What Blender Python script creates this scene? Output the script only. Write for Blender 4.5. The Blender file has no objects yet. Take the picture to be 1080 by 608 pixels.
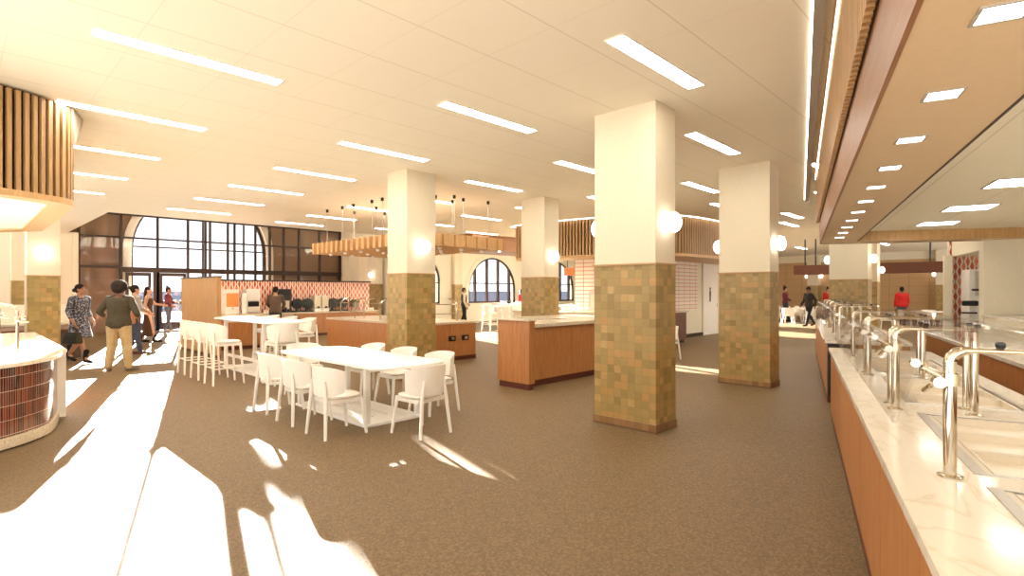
import bpy, bmesh, math, random
from mathutils import Vector, Matrix
random.seed(7)
R = math.radians
PI = math.pi
C = bpy.context.scene.collection
SROT = R(16)            # the serving line runs 16 degrees off the column grid
EYE = 1.62
CEIL = 3.78

# ------------------------------------------------------------------ materials
_m = {}
def srgb(r, g, b):
    f = lambda c: c / 12.92 if c <= .04045 else ((c + .055) / 1.055) ** 2.4
    return (f(r / 255), f(g / 255), f(b / 255), 1)

class NT:
    def __init__(s, name):
        s.mat = bpy.data.materials.new(name); s.mat.use_nodes = True
        s.t = s.mat.node_tree; s.n = s.t.nodes
        s.b = s.n['Principled BSDF']; s.o = s.n['Material Output']
    def add(s, typ, **kw):
        n = s.n.new(typ)
        for k, v in kw.items():
            if k in n.inputs.keys(): n.inputs[k].default_value = v
            else: setattr(n, k, v)
        return n
    def link(s, a, b): s.t.links.new(a, b)
    def math(s, op, a, b=None, c=None):
        n = s.n.new('ShaderNodeMath'); n.operation = op
        for i, v in enumerate((a, b, c)):
            if v is None: continue
            if hasattr(v, 'default_value'): s.link(v, n.inputs[i])
            else: n.inputs[i].default_value = v
        return n.outputs[0]
    def coords(s, scale=(1, 1, 1), loc=(0, 0, 0), rot=(0, 0, 0)):
        tc = s.n.new('ShaderNodeTexCoord'); mp = s.n.new('ShaderNodeMapping')
        mp.inputs['Scale'].default_value = scale; mp.inputs['Location'].default_value = loc
        mp.inputs['Rotation'].default_value = rot
        s.link(tc.outputs['Object'], mp.inputs['Vector'])
        return mp.outputs[0]
    def ramp(s, fac, stops, interp='LINEAR'):
        n = s.n.new('ShaderNodeValToRGB'); n.color_ramp.interpolation = interp
        el = n.color_ramp.elements
        while len(el) < len(stops): el.new(.5)
        for e, (p, c) in zip(el, stops): e.position = p; e.color = c
        s.link(fac, n.inputs[0]); return n.outputs[0]
    def mix(s, fac, a, b, blend='MIX'):
        n = s.n.new('ShaderNodeMix'); n.data_type = 'RGBA'; n.blend_type = blend
        for k, v in ((0, fac), (6, a), (7, b)):
            if hasattr(v, 'default_value'): s.link(v, n.inputs[k])
            else: n.inputs[k].default_value = v
        return n.outputs[2]
    def bump(s, h, strength=.2, dist=.01):
        n = s.n.new('ShaderNodeBump'); n.inputs['Strength'].default_value = strength
        n.inputs['Distance'].default_value = dist
        s.link(h, n.inputs['Height']); s.link(n.outputs[0], s.b.inputs['Normal'])

def plain(name, col, rough=.5, metal=0, noise=.06, spec=.4):
    if name in _m: return _m[name]
    t = NT(name)
    v = t.coords((9, 9, 9)); nz = t.add('ShaderNodeTexNoise', Scale=3.0, Detail=3.0)
    t.link(v, nz.inputs['Vector'])
    lo = tuple(c * (1 - noise) for c in col[:3]) + (1,); hi = tuple(min(1, c * (1 + noise)) for c in col[:3]) + (1,)
    t.link(t.ramp(nz.outputs['Fac'], [(.3, lo), (.7, hi)]), t.b.inputs['Base Color'])
    t.b.inputs['Roughness'].default_value = rough; t.b.inputs['Metallic'].default_value = metal
    t.b.inputs['Specular IOR Level'].default_value = spec
    _m[name] = t.mat; return t.mat

def wood(name, dark, light, scale=(14, 14, 1.2), rough=.42):
    if name in _m: return _m[name]
    t = NT(name); v = t.coords(scale)
    a = t.add('ShaderNodeTexNoise', Scale=2.2, Detail=5.0, Roughness=.6, Distortion=.4); t.link(v, a.inputs['Vector'])
    b = t.add('ShaderNodeTexNoise', Scale=14.0, Detail=2.0); t.link(v, b.inputs['Vector'])
    f = t.math('MULTIPLY_ADD', b.outputs['Fac'], .3, t.math('MULTIPLY', a.outputs['Fac'], .75))
    t.link(t.ramp(f, [(.32, dark), (.72, light)]), t.b.inputs['Base Color'])
    t.b.inputs['Roughness'].default_value = rough
    _m[name] = t.mat; return t.mat

def emit(name, col, strength):
    if name in _m: return _m[name]
    t = NT(name)
    t.b.inputs['Base Color'].default_value = col
    t.b.inputs['Emission Color'].default_value = col; t.b.inputs['Emission Strength'].default_value = strength
    _m[name] = t.mat; return t.mat

def glass(name, tint=(1, 1, 1, 1), gl=1.0):
    if name in _m: return _m[name]
    t = NT(name); t.n.remove(t.b)
    tr = t.add('ShaderNodeBsdfTransparent', Color=tint); g = t.add('ShaderNodeBsdfGlossy', Roughness=.02)
    ge = t.n.new('ShaderNodeNewGeometry'); dt = t.n.new('ShaderNodeVectorMath'); dt.operation = 'DOT_PRODUCT'
    t.link(ge.outputs['Normal'], dt.inputs[0]); t.link(ge.outputs['Incoming'], dt.inputs[1]); mx = t.n.new('ShaderNodeMixShader')
    fr = t.math('MULTIPLY_ADD', t.math('POWER', t.math('SUBTRACT', 1.0, t.math('ABSOLUTE', dt.outputs['Value'])), 5.0), .9 * gl, .035 * gl)
    t.link(fr, mx.inputs[0]); t.link(tr.outputs[0], mx.inputs[1]); t.link(g.outputs[0], mx.inputs[2])
    t.link(mx.outputs[0], t.o.inputs['Surface']); _m[name] = t.mat; return t.mat

def mat_floor():
    t = NT('speckled_floor'); v = t.coords()
    a = t.add('ShaderNodeTexVoronoi', Scale=75.0); t.link(v, a.inputs['Vector'])
    b = t.add('ShaderNodeTexNoise', Scale=95.0, Detail=3.0, Roughness=.7); t.link(v, b.inputs['Vector'])
    wn = t.add('ShaderNodeTexWhiteNoise'); t.link(a.outputs['Color'], wn.inputs['Vector'])
    f = t.math('MULTIPLY_ADD', wn.outputs['Value'], .45, t.math('MULTIPLY', b.outputs['Fac'], .55))
    col = t.ramp(f, [(.15, (.118, .073, .032, 1)), (.5, (.180, .114, .051, 1)), (.85, (.28, .187, .092, 1))])
    t.link(col, t.b.inputs['Base Color']); t.b.inputs['Roughness'].default_value = .55
    t.b.inputs['Specular IOR Level'].default_value = .35
    t.bump(f, .5, .006); return t.mat

def mat_ceiling():
    t = NT('ceiling_panels'); tc = t.n.new('ShaderNodeTexCoord'); sp = t.n.new('ShaderNodeSeparateXYZ')
    t.link(tc.outputs['Object'], sp.inputs[0])
    fx = t.math('FRACT', t.math('DIVIDE', t.math('ADD', sp.outputs[0], 40 - .41 + .775 * .5), .775))
    fy = t.math('FRACT', t.math('DIVIDE', t.math('ADD', sp.outputs[1], 40 - 1.87), .773))
    lx = t.math('LESS_THAN', fx, .010); ly = t.math('LESS_THAN', fy, .016)
    ln = t.math('MAXIMUM', t.math('MULTIPLY', lx, .35), t.math('MULTIPLY', ly, .7))
    col = t.mix(ln, (.89, .835, .685, 1), (.64, .57, .44, 1))
    t.link(col, t.b.inputs['Base Color']); t.b.inputs['Roughness'].default_value = .7; return t.mat

def mat_tiles(name, size, cols, grout, rough=.3, gw=.04):
    t = NT(name); tc = t.n.new('ShaderNodeTexCoord')
    vm = t.n.new('ShaderNodeVectorMath'); vm.operation = 'ADD'; vm.inputs[1].default_value = (40.031, 40.031, 40.0)
    t.link(tc.outputs['Object'], vm.inputs[0])
    dv = t.n.new('ShaderNodeVectorMath'); dv.operation = 'DIVIDE'; dv.inputs[1].default_value = size
    t.link(vm.outputs[0], dv.inputs[0])
    fl = t.n.new('ShaderNodeVectorMath'); fl.operation = 'FLOOR'; t.link(dv.outputs[0], fl.inputs[0])
    fr = t.n.new('ShaderNodeVectorMath'); fr.operation = 'FRACTION'; t.link(dv.outputs[0], fr.inputs[0])
    wn = t.n.new('ShaderNodeTexWhiteNoise'); t.link(fl.outputs[0], wn.inputs['Vector'])
    nz = t.add('ShaderNodeTexNoise', Scale=22.0, Detail=4.0); t.link(tc.outputs['Object'], nz.inputs['Vector'])
    f = t.math('MULTIPLY_ADD', nz.outputs['Fac'], .28, t.math('MULTIPLY_ADD', wn.outputs['Value'], .86, -.08))
    col = t.ramp(f, [(i / (len(cols) - 1), c) for i, c in enumerate(cols)])
    # grout: joints seen on the two vertical faces and the courses
    sp = t.n.new('ShaderNodeSeparateXYZ'); t.link(fr.outputs[0], sp.inputs[0])
    gz = t.math('LESS_THAN', sp.outputs[2], gw)
    gx = t.math('LESS_THAN', sp.outputs[0], gw); gy = t.math('LESS_THAN', sp.outputs[1], gw)
    ge = t.n.new('ShaderNodeNewGeometry'); sn = t.n.new('ShaderNodeSeparateXYZ')
    vt = t.n.new('ShaderNodeVectorTransform'); vt.vector_type = 'NORMAL'; vt.convert_from = 'WORLD'; vt.convert_to = 'OBJECT'
    t.link(ge.outputs['True Normal'], vt.inputs[0]); t.link(vt.outputs[0], sn.inputs[0])
    ax = t.math('GREATER_THAN', t.math('ABSOLUTE', sn.outputs[0]), .7)
    g = t.math('MAXIMUM', gz, t.math('ADD', t.math('MULTIPLY', ax, gy), t.math('MULTIPLY', t.math('SUBTRACT', 1.0, ax), gx)))
    g = t.math('MINIMUM', g, 1.0)
    t.link(t.mix(g, col, grout), t.b.inputs['Base Color'])
    t.b.inputs['Roughness'].default_value = rough
    return t.mat

def mat_lozenge(name, w, h, axis):
    # upright red pickets standing in offset columns on a white ground
    t = NT(name); tc = t.n.new('ShaderNodeTexCoord'); sp = t.n.new('ShaderNodeSeparateXYZ'); t.link(tc.outputs['Object'], sp.inputs[0])
    u = t.math('DIVIDE', t.math('ADD', sp.outputs[axis], 40.0), w)
    fu = t.math('FLOOR', u); par = t.math('MODULO', fu, 2.0)
    v = t.math('MULTIPLY_ADD', par, .5, t.math('DIVIDE', t.math('ADD', sp.outputs[2], 40.0), h))
    fv = t.math('FLOOR', v)
    du = t.math('ABSOLUTE', t.math('MULTIPLY_ADD', t.math('FRACT', u), 2.0, -1.0))
    dv = t.math('ABSOLUTE', t.math('MULTIPLY_ADD', t.math('FRACT', v), 2.0, -1.0))
    s = t.math('ADD', du, t.math('MULTIPLY', dv, .85))
    inside = t.math('LESS_THAN', s, 1.0)
    cv = t.n.new('ShaderNodeCombineXYZ'); t.link(fu, cv.inputs[0]); t.link(fv, cv.inputs[1])
    wn = t.n.new('ShaderNodeTexWhiteNoise'); t.link(cv.outputs[0], wn.inputs['Vector'])
    red = t.ramp(wn.outputs['Value'], [(0, (.42, .07, .03, 1)), (.5, (.62, .13, .06, 1)), (1, (.72, .25, .12, 1))])
    t.link(t.mix(inside, (.86, .77, .66, 1), red), t.b.inputs['Base Color']); t.b.inputs['Roughness'].default_value = .25
    return t.mat

def mat_kitkat():
    t = NT('red_finger_tiles'); tc = t.n.new('ShaderNodeTexCoord'); sp = t.n.new('ShaderNodeSeparateXYZ'); t.link(tc.outputs['UV'], sp.inputs[0])
    u = t.math('DIVIDE', sp.outputs[0], .026); v = t.math('DIVIDE', sp.outputs[1], .148)
    cv = t.n.new('ShaderNodeCombineXYZ'); t.link(t.math('FLOOR', u), cv.inputs[0]); t.link(t.math('FLOOR', v), cv.inputs[1])
    wn = t.n.new('ShaderNodeTexWhiteNoise'); t.link(cv.outputs[0], wn.inputs['Vector'])
    col = t.ramp(wn.outputs['Value'], [(0, (.035, .008, .006, 1)), (.45, (.085, .015, .010, 1)), (.8, (.15, .026, .014, 1)), (1, (.27, .06, .03, 1))])
    g = t.math('MAXIMUM', t.math('LESS_THAN', t.math('FRACT', u), .09), t.math('LESS_THAN', t.math('FRACT', v), .035))
    t.link(t.mix(g, col, (.66, .48, .36, 1)), t.b.inputs['Base Color']); t.b.inputs['Roughness'].default_value = .12
    return t.mat

def mat_white_tile(name, axis):
    t = NT(name); tc = t.n.new('ShaderNodeTexCoord'); sp = t.n.new('ShaderNodeSeparateXYZ'); t.link(tc.outputs['Object'], sp.inputs[0])
    z = t.math('DIVIDE', t.math('ADD', sp.outputs[2], 40.0), .125)
    u = t.math('DIVIDE', t.math('ADD', sp.outputs[axis], 40.0), .42)
    g = t.math('MAXIMUM', t.math('LESS_THAN', t.math('FRACT', z), .17), t.math('LESS_THAN', t.math('FRACT', u), .05))
    t.link(t.mix(g, (.86, .80, .70, 1), (.72, .22, .10, 1)), t.b.inputs['Base Color']); t.b.inputs['Roughness'].default_value = .3
    return t.mat

def mat_marble(name, base, vein, rough=.12):
    t = NT(name); v = t.coords((1.1, 2.3, 1.5), rot=(0, 0, .5))
    n1 = t.add('ShaderNodeTexNoise', Scale=1.6, Detail=6.0, Distortion=1.6); t.link(v, n1.inputs['Vector'])
    d = t.math('ABSOLUTE', t.math('SUBTRACT', n1.outputs['Fac'], .5))
    col = t.ramp(d, [(0, vein), (.018, tuple(.5 * (a + b) for a, b in zip(base, vein))), (.05, base)])
    t.link(col, t.b.inputs['Base Color']); t.b.inputs['Roughness'].default_value = rough; return t.mat

def mat_granite(name, a, b):
    t = NT(name); v = t.coords(); n1 = t.add('ShaderNodeTexNoise', Scale=60.0, Detail=5.0, Roughness=.75); t.link(v, n1.inputs['Vector'])
    t.link(t.ramp(n1.outputs['Fac'], [(.35, a), (.6, b)]), t.b.inputs['Base Color']); t.b.inputs['Roughness'].default_value = .25; return t.mat

def mat_grid(name, base, line, su, sv, axis):
    t = NT(name); tc = t.n.new('ShaderNodeTexCoord'); sp = t.n.new('ShaderNodeSeparateXYZ'); t.link(tc.outputs['Object'], sp.inputs[0])
    u = t.math('FRACT', t.math('DIVIDE', t.math('ADD', sp.outputs[axis], 40.0), su)); z = t.math('FRACT', t.math('DIVIDE', t.math('ADD', sp.outputs[2], 40.0), sv))
    g = t.math('MAXIMUM', t.math('LESS_THAN', u, .05), t.math('LESS_THAN', z, .05))
    t.link(t.mix(g, base, line), t.b.inputs['Base Color']); t.b.inputs['Roughness'].default_value = .6; return t.mat

def mat_floral():
    t = NT('floral_dress_cloth'); v = t.coords(); n1 = t.add('ShaderNodeTexVoronoi', Scale=48.0); t.link(v, n1.inputs['Vector'])
    wn = t.n.new('ShaderNodeTexWhiteNoise'); t.link(n1.outputs['Color'], wn.inputs['Vector'])
    t.link(t.ramp(wn.outputs['Value'], [(0, (.03, .03, .05, 1)), (.5, (.10, .10, .14, 1)), (.62, (.34, .33, .34, 1)), (.85, (.17, .18, .22, 1))], 'CONSTANT'), t.b.inputs['Base Color'])
    t.b.inputs['Roughness'].default_value = .8; return t.mat

M = dict(
    floor=mat_floor(), ceiling=mat_ceiling(),
    soffit=plain('tan_soffit_paint', (.66, .50, .32, 1), .6, noise=.02),
    plaster=plain('cream_plaster', (.84, .775, .615, 1), .65, noise=.02),
    column_plaster=plain('column_plaster', (.73, .645, .475, 1), .6, noise=.02),
    tan_wall=plain('tan_wall', (.27, .165, .095, 1), .6, noise=.03),
    coltile=mat_tiles('olive_ochre_tiles', (.0945, .0945, .0945), [(.25, .165, .048, 1), (.30, .205, .064, 1), (.345, .24, .080, 1), (.38, .265, .092, 1), (.44, .245, .080, 1), (.48, .365, .15, 1)], (.25, .18, .09, 1)),
    basetile=mat_tiles('brown_base_tiles', (.0945, .0945, .5), [(.20, .10, .04, 1), (.28, .15, .06, 1), (.36, .20, .08, 1)], (.16, .09, .05, 1)),
    copper=plain('copper_edge', (.50, .30, .14, 1), .35),
    wood=wood('oak_orange', (.36, .135, .040, 1), (.52, .23, .080, 1)),
    wood_h=wood('oak_orange_long', (.21, .085, .027, 1), (.32, .14, .052, 1), (1.2, 14, 14)),
    wood_light=wood('light_oak', (.50, .29, .12, 1), (.68, .43, .20, 1)),
    wood_mid=wood('mid_oak', (.40, .20, .07, 1), (.56, .32, .13, 1)),
    slat=wood('slat_oak', (.36, .20, .08, 1), (.55, .34, .15, 1), (10, 10, 1)),
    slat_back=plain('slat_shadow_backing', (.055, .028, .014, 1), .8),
    toe=plain('dark_red_toe_kick', (.12, .03, .018, 1), .5),
    marble=mat_marble('cream_marble', (.86, .80, .70, 1), (.76, .68, .55, 1)),
    granite=mat_granite('speckled_stone', (.50, .40, .27, 1), (.80, .70, .54, 1)),
    white=plain('white_paint', (.92, .90, .85, 1), .4, noise=.01),
    chair=plain('white_chair_shell', (.90, .86, .78, 1), .45, noise=.01),
    chrome=plain('chrome', (.62, .55, .44, 1), .08, 1.0, noise=.01),
    steel=plain('brushed_steel', (.60, .56, .50, 1), .3, 1.0, noise=.05),
    pan=plain('pan_steel', (.78, .70, .58, 1), .35, .6, noise=.02),
    black=plain('black_metal', (.018, .014, .012, 1), .4),
    blackp=plain('black_plastic', (.012, .012, .013, 1), .35),
    mull=plain('dark_bronze_mullion', (.030, .015, .010, 1), .45),
    glass=glass('clear_glass', gl=.55), window=glass('window_glass', (.96, .97, 1, 1), .5),
    light=emit('lamp_diffuser', (1, .95, .85, 1), 13.0),
    down=emit('downlight_lens', (1, .95, .87, 1), 5.0),
    globe=emit('opal_globe', (1, .96, .92, 1), 2.2),
    added_uplight=emit('added_uplight_strip', (1, .92, .80, 1), 6.0),
    cove=emit('cove_strip', (1, .92, .80, 1), 2.6),
    frame_grey=plain('grey_trim', (.42, .37, .30, 1), .5),
    redtile=mat_lozenge('red_white_pickets', .085, .27, 0),
    redtile_s=mat_lozenge('red_white_pickets_kitchen', .085, .26, 1),
    kitkat=mat_kitkat(),
    whitetile_a=mat_white_tile('white_tile_orange_grout', 1), whitetile_b=mat_white_tile('white_tile_orange_grout_b', 0),
    farwall=mat_grid('tan_far_wall', (.52, .33, .16, 1), (.42, .26, .12, 1), .9, .45, 1),
    beam=wood('mahogany', (.10, .03, .016, 1), (.19, .065, .03, 1), (1.5, 12, 12)),
    rust=plain('rust_sign', (.50, .16, .05, 1), .5),
    leaf=plain('leaf_green', (.10, .15, .05, 1), .7), bark=plain('pale_bark', (.5, .45, .4, 1), .8),
    sea=plain('sea_blue', (.040, .046, .064, 1), 1.0, spec=0), terrace=plain('terrace_stone', (.6, .55, .5, 1), .8),
    rubber=plain('black_rubber', (.03, .025, .02, 1), .7),
    ceramic=plain('white_ceramic', (.85, .82, .76, 1), .25), orange=plain('orange_juice', (.75, .30, .10, 1), .3),
    floral=mat_floral(),
)

# ------------------------------------------------------------------ mesh helpers
class MB:
    def __init__(s): s.bm = bmesh.new()
    def _bev(s, vs, b, seg=2):
        if b > 0:
            es = list({e for v in vs for e in v.link_edges})
            bmesh.ops.bevel(s.bm, geom=es, offset=b, segments=seg, affect='EDGES', profile=.5)
    def box(s, x0, x1, y0, y1, z0, z1, b=0, rz=0, seg=2):
        cx, cy = (x0 + x1) / 2, (y0 + y1) / 2; vs = []
        for z in (z0, z1):
            for x, y in ((x0, y0), (x1, y0), (x1, y1), (x0, y1)):
                dx, dy = x - cx, y - cy
                vs.append(s.bm.verts.new((cx + dx * math.cos(rz) - dy * math.sin(rz), cy + dx * math.sin(rz) + dy * math.cos(rz), z)))
        for f in ((0, 3, 2, 1), (4, 5, 6, 7), (0, 1, 5, 4), (1, 2, 6, 5), (2, 3, 7, 6), (3, 0, 4, 7)):
            s.bm.faces.new([vs[i] for i in f])
        s._bev(vs, b, seg); return s
    def prism(s, poly, z0, z1, b=0):
        lo = [s.bm.verts.new((x, y, z0)) for x, y in poly]; hi = [s.bm.verts.new((x, y, z1)) for x, y in poly]
        n = len(poly); s.bm.faces.new(lo[::-1]); s.bm.faces.new(hi)
        for i in range(n): s.bm.faces.new((lo[i], lo[(i + 1) % n], hi[(i + 1) % n], hi[i]))
        if b > 0:
            es = [e for e in {e for v in lo + hi for e in v.link_edges} if abs(e.verts[0].co.z - e.verts[1].co.z) < 1e-6]
            bmesh.ops.bevel(s.bm, geom=es, offset=b, segments=2, affect='EDGES', profile=.5)
        return s
    def prism_y(s, poly, y0, y1):       # polygon given in (x, z), extruded along y
        a = [s.bm.verts.new((x, y0, z)) for x, z in poly]; c = [s.bm.verts.new((x, y1, z)) for x, z in poly]
        n = len(poly); s.bm.faces.new(a); s.bm.faces.new(c[::-1])
        for i in range(n): s.bm.faces.new((a[(i + 1) % n], a[i], c[i], c[(i + 1) % n]))
        return s
    def loft(s, rings, cap=True, closed=True):
        vr = [[s.bm.verts.new(p) for p in r] for r in rings]; n = len(vr[0])
        for a, c in zip(vr, vr[1:]):
            for i in range(n if closed else n - 1): s.bm.faces.new((a[i], a[(i + 1) % n], c[(i + 1) % n], c[i]))
        if cap: s.bm.faces.new(vr[0][::-1]); s.bm.faces.new(vr[-1])
        return s
    def tube(s, pts, r, n=8, flat=None):
        pts = [Vector(p) for p in pts]; rs = r if isinstance(r, (list, tuple)) else [r] * len(pts); rings = []
        t0 = (pts[1] - pts[0]).normalized(); ref = Vector((0, 0, 1)) if abs(t0.z) < .9 else Vector((1, 0, 0))
        u = t0.cross(ref).normalized()
        for i, p in enumerate(pts):
            if i == 0: t = t0
            elif i == len(pts) - 1: t = (pts[i] - pts[i - 1]).normalized()
            else: t = ((pts[i] - pts[i - 1]).normalized() + (pts[i + 1] - pts[i]).normalized()).normalized()
            u = (u - t * u.dot(t)).normalized(); w = t.cross(u)
            rings.append([p + (u * math.cos(2 * PI * k / n) + w * math.sin(2 * PI * k / n)) * rs[i] for k in range(n)])
        return s.loft(rings)
    def lathe(s, prof, c=(0, 0, 0), n=16):
        return s.loft([[(c[0] + r * math.cos(2 * PI * k / n), c[1] + r * math.sin(2 * PI * k / n), c[2] + z) for k in range(n)] for r, z in prof])
    def ball(s, c, r, n=12, mat=None):
        if not isinstance(r, (tuple, list)): r = (r, r, r)
        m = Matrix.Translation(c) @ (mat or Matrix()) @ Matrix.Diagonal((r[0], r[1], r[2], 1))
        bmesh.ops.create_uvsphere(s.bm, u_segments=n, v_segments=max(6, n * 2 // 3), radius=1, matrix=m); return s
    def cap(s, p0, p1, r0, r1, n=10):
        s.ball(p0, r0, n); s.ball(p1, r1, n); s.tube([p0, p1], [r0, r1], n); return s
    def build(s, name, mat, parent=None, off=(0, 0, 0), smooth=False, recalc=True, solid=0):
        if recalc: bmesh.ops.recalc_face_normals(s.bm, faces=s.bm.faces)
        me = bpy.data.meshes.new(name)
        bmesh.ops.translate(s.bm, verts=s.bm.verts, vec=(-off[0], -off[1], -off[2]))
        s.bm.to_mesh(me); s.bm.free()
        for mm in (mat if isinstance(mat, list) else [mat]): me.materials.append(mm)
        if smooth:
            for p in me.polygons: p.use_smooth = True
            if smooth != 'all': me.set_sharp_from_angle(angle=R(38))
        o = bpy.data.objects.new(name, me); C.objects.link(o)
        if parent: o.parent = parent
        if solid:
            md = o.modifiers.new('thickness', 'SOLIDIFY'); md.thickness = solid; md.offset = 0
        return o

def tag(o, label, cat, group=None, kind=None):
    o['label'] = label; o['category'] = cat
    if group: o['group'] = group
    if kind: o['kind'] = kind
    return o

class Thing:
    """an Empty at the thing's base; parts are given in the frame's coordinates"""
    def __init__(s, name, label, cat, origin=(0, 0, 0), frame=0, group=None, kind=None):
        s.org = Vector(origin); s.e = bpy.data.objects.new(name, None); C.objects.link(s.e)
        s.e.location = Matrix.Rotation(frame, 3, 'Z') @ s.org; s.e.rotation_euler = (0, 0, frame)
        s.e.empty_display_size = .2
        tag(s.e, label, cat, group, kind)
    def part(s, mb, name, mat, smooth=False, solid=0, label=None):
        o = mb.build(name, mat, s.e, s.org, smooth, solid=solid)
        if label: o['label'] = label
        return o
    def sub(s, parent, mb, name, mat, smooth=False):
        return mb.build(name, mat, parent, s.org, smooth)

def single(mb, name, mat, label, cat, origin=(0, 0, 0), frame=0, group=None, kind=None, smooth=False):
    o = mb.build(name, mat, None, origin, smooth)
    o.location = Matrix.Rotation(frame, 3, 'Z') @ Vector(origin); o.rotation_euler = (0, 0, frame)
    return tag(o, label, cat, group, kind)

def copy_tree(o, parent=None):
    c = o.copy(); C.objects.link(c); c.parent = parent
    for ch in o.children: copy_tree(ch, c)
    return c

def structure(mb, name, mat, label, cat, frame=0, smooth=False):
    return single(mb, name, mat, label, cat, (0, 0, 0), frame, None, 'structure', smooth)

ORD = ['first', 'second', 'third', 'fourth', 'fifth', 'sixth', 'seventh', 'eighth', 'ninth', 'tenth', 'eleventh', 'twelfth', 'thirteenth', 'fourteenth']
# ------------------------------------------------------------------ room shell
structure(MB().box(-3, 37, -3, 26.4, -.2, 0), 'floor', M['floor'], 'brown speckled floor of the dining hall', 'floor')
cm = MB(); cm.box(-4, 37, -7, 18.3, CEIL, CEIL + .3); cm.box(-4, 3.0, 18.3, 26.4, CEIL, CEIL + .3); cm.box(14.0, 37, 18.3, 21.6, CEIL, CEIL + .3)
structure(cm, 'ceiling', M['ceiling'], 'cream panelled ceiling over the dining hall', 'ceiling')
structure(MB().box(3.0, 14.0, 18.3, 26.4, 7.0, 7.2), 'ceiling_atrium', M['plaster'], 'high ceiling over the entrance atrium', 'ceiling')
um = MB(); um.box(3.0, 14.0, 18.15, 18.3, CEIL + .3, 7.0); um.box(2.85, 3.0, 18.15, 26.4, CEIL + .3, 7.0); um.box(14.0, 14.15, 18.15, 26.4, CEIL + .3, 7.0)
structure(um, 'wall_atrium_upper', M['plaster'], 'upper walls of the entrance atrium above the dining ceiling', 'wall')

def arc(cx, cz, r, a0, a1, n):
    return [(cx + r * math.cos(a0 + (a1 - a0) * i / n), cz + r * math.sin(a0 + (a1 - a0) * i / n)) for i in range(n + 1)]
# entrance wall with the great arch
GA, GR, GS = 7.65, 2.65, 3.3
poly = [(-4, 0), (GA - GR, 0)] + arc(GA, GS, GR, PI, 0, 28) + [(GA + GR, 0), (14.3, 0), (14.3, 7.0), (-4, 7.0)]
structure(MB().prism_y(poly, 26.0, 26.4), 'wall_entrance', M['tan_wall'], 'tan entrance wall with one great arched opening', 'wall')
tr = [(GA - GR - .28, 0), (GA - GR, 0)] + arc(GA, GS, GR, PI, 0, 28) + [(GA + GR, 0), (GA + GR + .28, 0)] + arc(GA, GS, GR + .28, 0, PI, 28)
structure(MB().prism_y(tr, 25.9, 26.0), 'trim_great_arch', M['plaster'], 'cream surround of the great entrance arch', 'trim')
structure(MB().box(-4, 3.28, 25.6, 26.0, 0, CEIL), 'wall_entrance_left', M['plaster'], 'cream wall left of the glazed entrance', 'wall')
for i, (a0, a1) in enumerate(((1.95, 2.12), (2.45, 2.6), (3.12, 3.28))):
    structure(MB().box(a0, a1, 25.5, 25.6, 0, CEIL), 'trim_pilaster_%d' % (i + 1), M['plaster'],
              ['thin cream pilaster farthest left on the entrance wall', 'middle thin cream pilaster left of the entrance glazing', 'thin cream pilaster touching the entrance glazing'][i], 'pilaster')
# return wall and the arcade wall with three arched windows
structure(MB().box(14.0, 14.3, 21.2, 26.0, 0, CEIL), 'wall_return', M['plaster'], 'cream side wall between entrance glazing and arcade wall', 'wall')
for i in range(3):
    b = 22.9 + i * 1.0
    structure(MB().box(13.9, 14.0, b, b + .5, 0, CEIL), 'trim_return_pilaster_%d' % (i + 1), M['plaster'], ['cream pilaster nearest the arcade on the side wall', 'middle cream pilaster on the side wall', 'cream pilaster nearest the entrance on the side wall'][i], 'pilaster')
AB, ARr, ASL, ASP = 21.2, 1.75, .98, 1.66
ARCH = (15.5, 20.45, 25.85, 31.25)
ARS = (1.3, 1.75, 1.75, 1.75)
ASPS = (2.1, 1.66, 1.66, 1.66)
wm = MB()
for i in range(0, len(ARCH)):
    a, ARr, ASP = ARCH[i], ARS[i], ASPS[i]
    if i == 0: wm.box(14.0, a - ARr, AB, AB + .35, 0, CEIL)
    wm.box(a - ARr, a + ARr, AB, AB + .35, 0, ASL)
    wm.prism_y(arc(a, ASP, ARr, PI, 0, 20) + [(a + ARr, CEIL), (a - ARr, CEIL)], AB, AB + .35)
    wm.box(a + ARr, (ARCH[i + 1] - ARS[i + 1]) if i < 3 else 37, AB, AB + .35, 0, CEIL)
structure(wm, 'wall_arcade', M['plaster'], 'cream wall pierced by a row of arched windows', 'wall')
def arch_window(a, i):
    ARr, ASP = ARS[i - 1], ASPS[i - 1]
    t = Thing('window_%d' % i, ['arched window nearest the entrance, mostly behind the tiled column', 'arched sea-view window seen whole between two tiled columns',
              'arched window peeking out right of the middle tiled column', 'farthest arched window beyond the pizza station'][i - 1], 'window', (a, AB, ASL), kind='structure')
    m = MB(); w = .085; y0, y1 = AB + .02, AB + .11
    m.prism_y(arc(a, ASP, ARr, PI, 0, 24) + arc(a, ASP, ARr - w, 0, PI, 24), y0, y1)
    for sx in (-1, 1): m.box(min(a + sx * ARr, a + sx * (ARr - w)), max(a + sx * ARr, a + sx * (ARr - w)), y0, y1, ASL, ASP)
    m.box(a - ARr, a + ARr, y0, y1, ASL, ASL + .09)
    for x in [q * ARr / 1.75 for q in (-1.28, -.42, .42, 1.28)]: m.box(a + x - .06, a + x + .06, y0 - .02, y1 + .02, ASL, ASP + math.sqrt(ARr ** 2 - x * x) - .02)
    m.box(a - ARr, a + ARr, y0, y1, 1.99, 2.05)
    t.part(m, 'window_frame', M['mull'])
    t.part(MB().prism_y([(a - ARr, ASL), (a + ARr, ASL)] + arc(a, ASP, ARr, 0, PI, 24), AB + .062, AB + .069), 'pane', M['window'])
    t.part(MB().prism_y(arc(a, ASP, ARr + .22, PI, 0, 24) + arc(a, ASP, ARr, 0, PI, 24), AB - .03, AB), 'arch_surround', M['plaster'])
for i, a in enumerate(ARCH): arch_window(a, i + 1)
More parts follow.
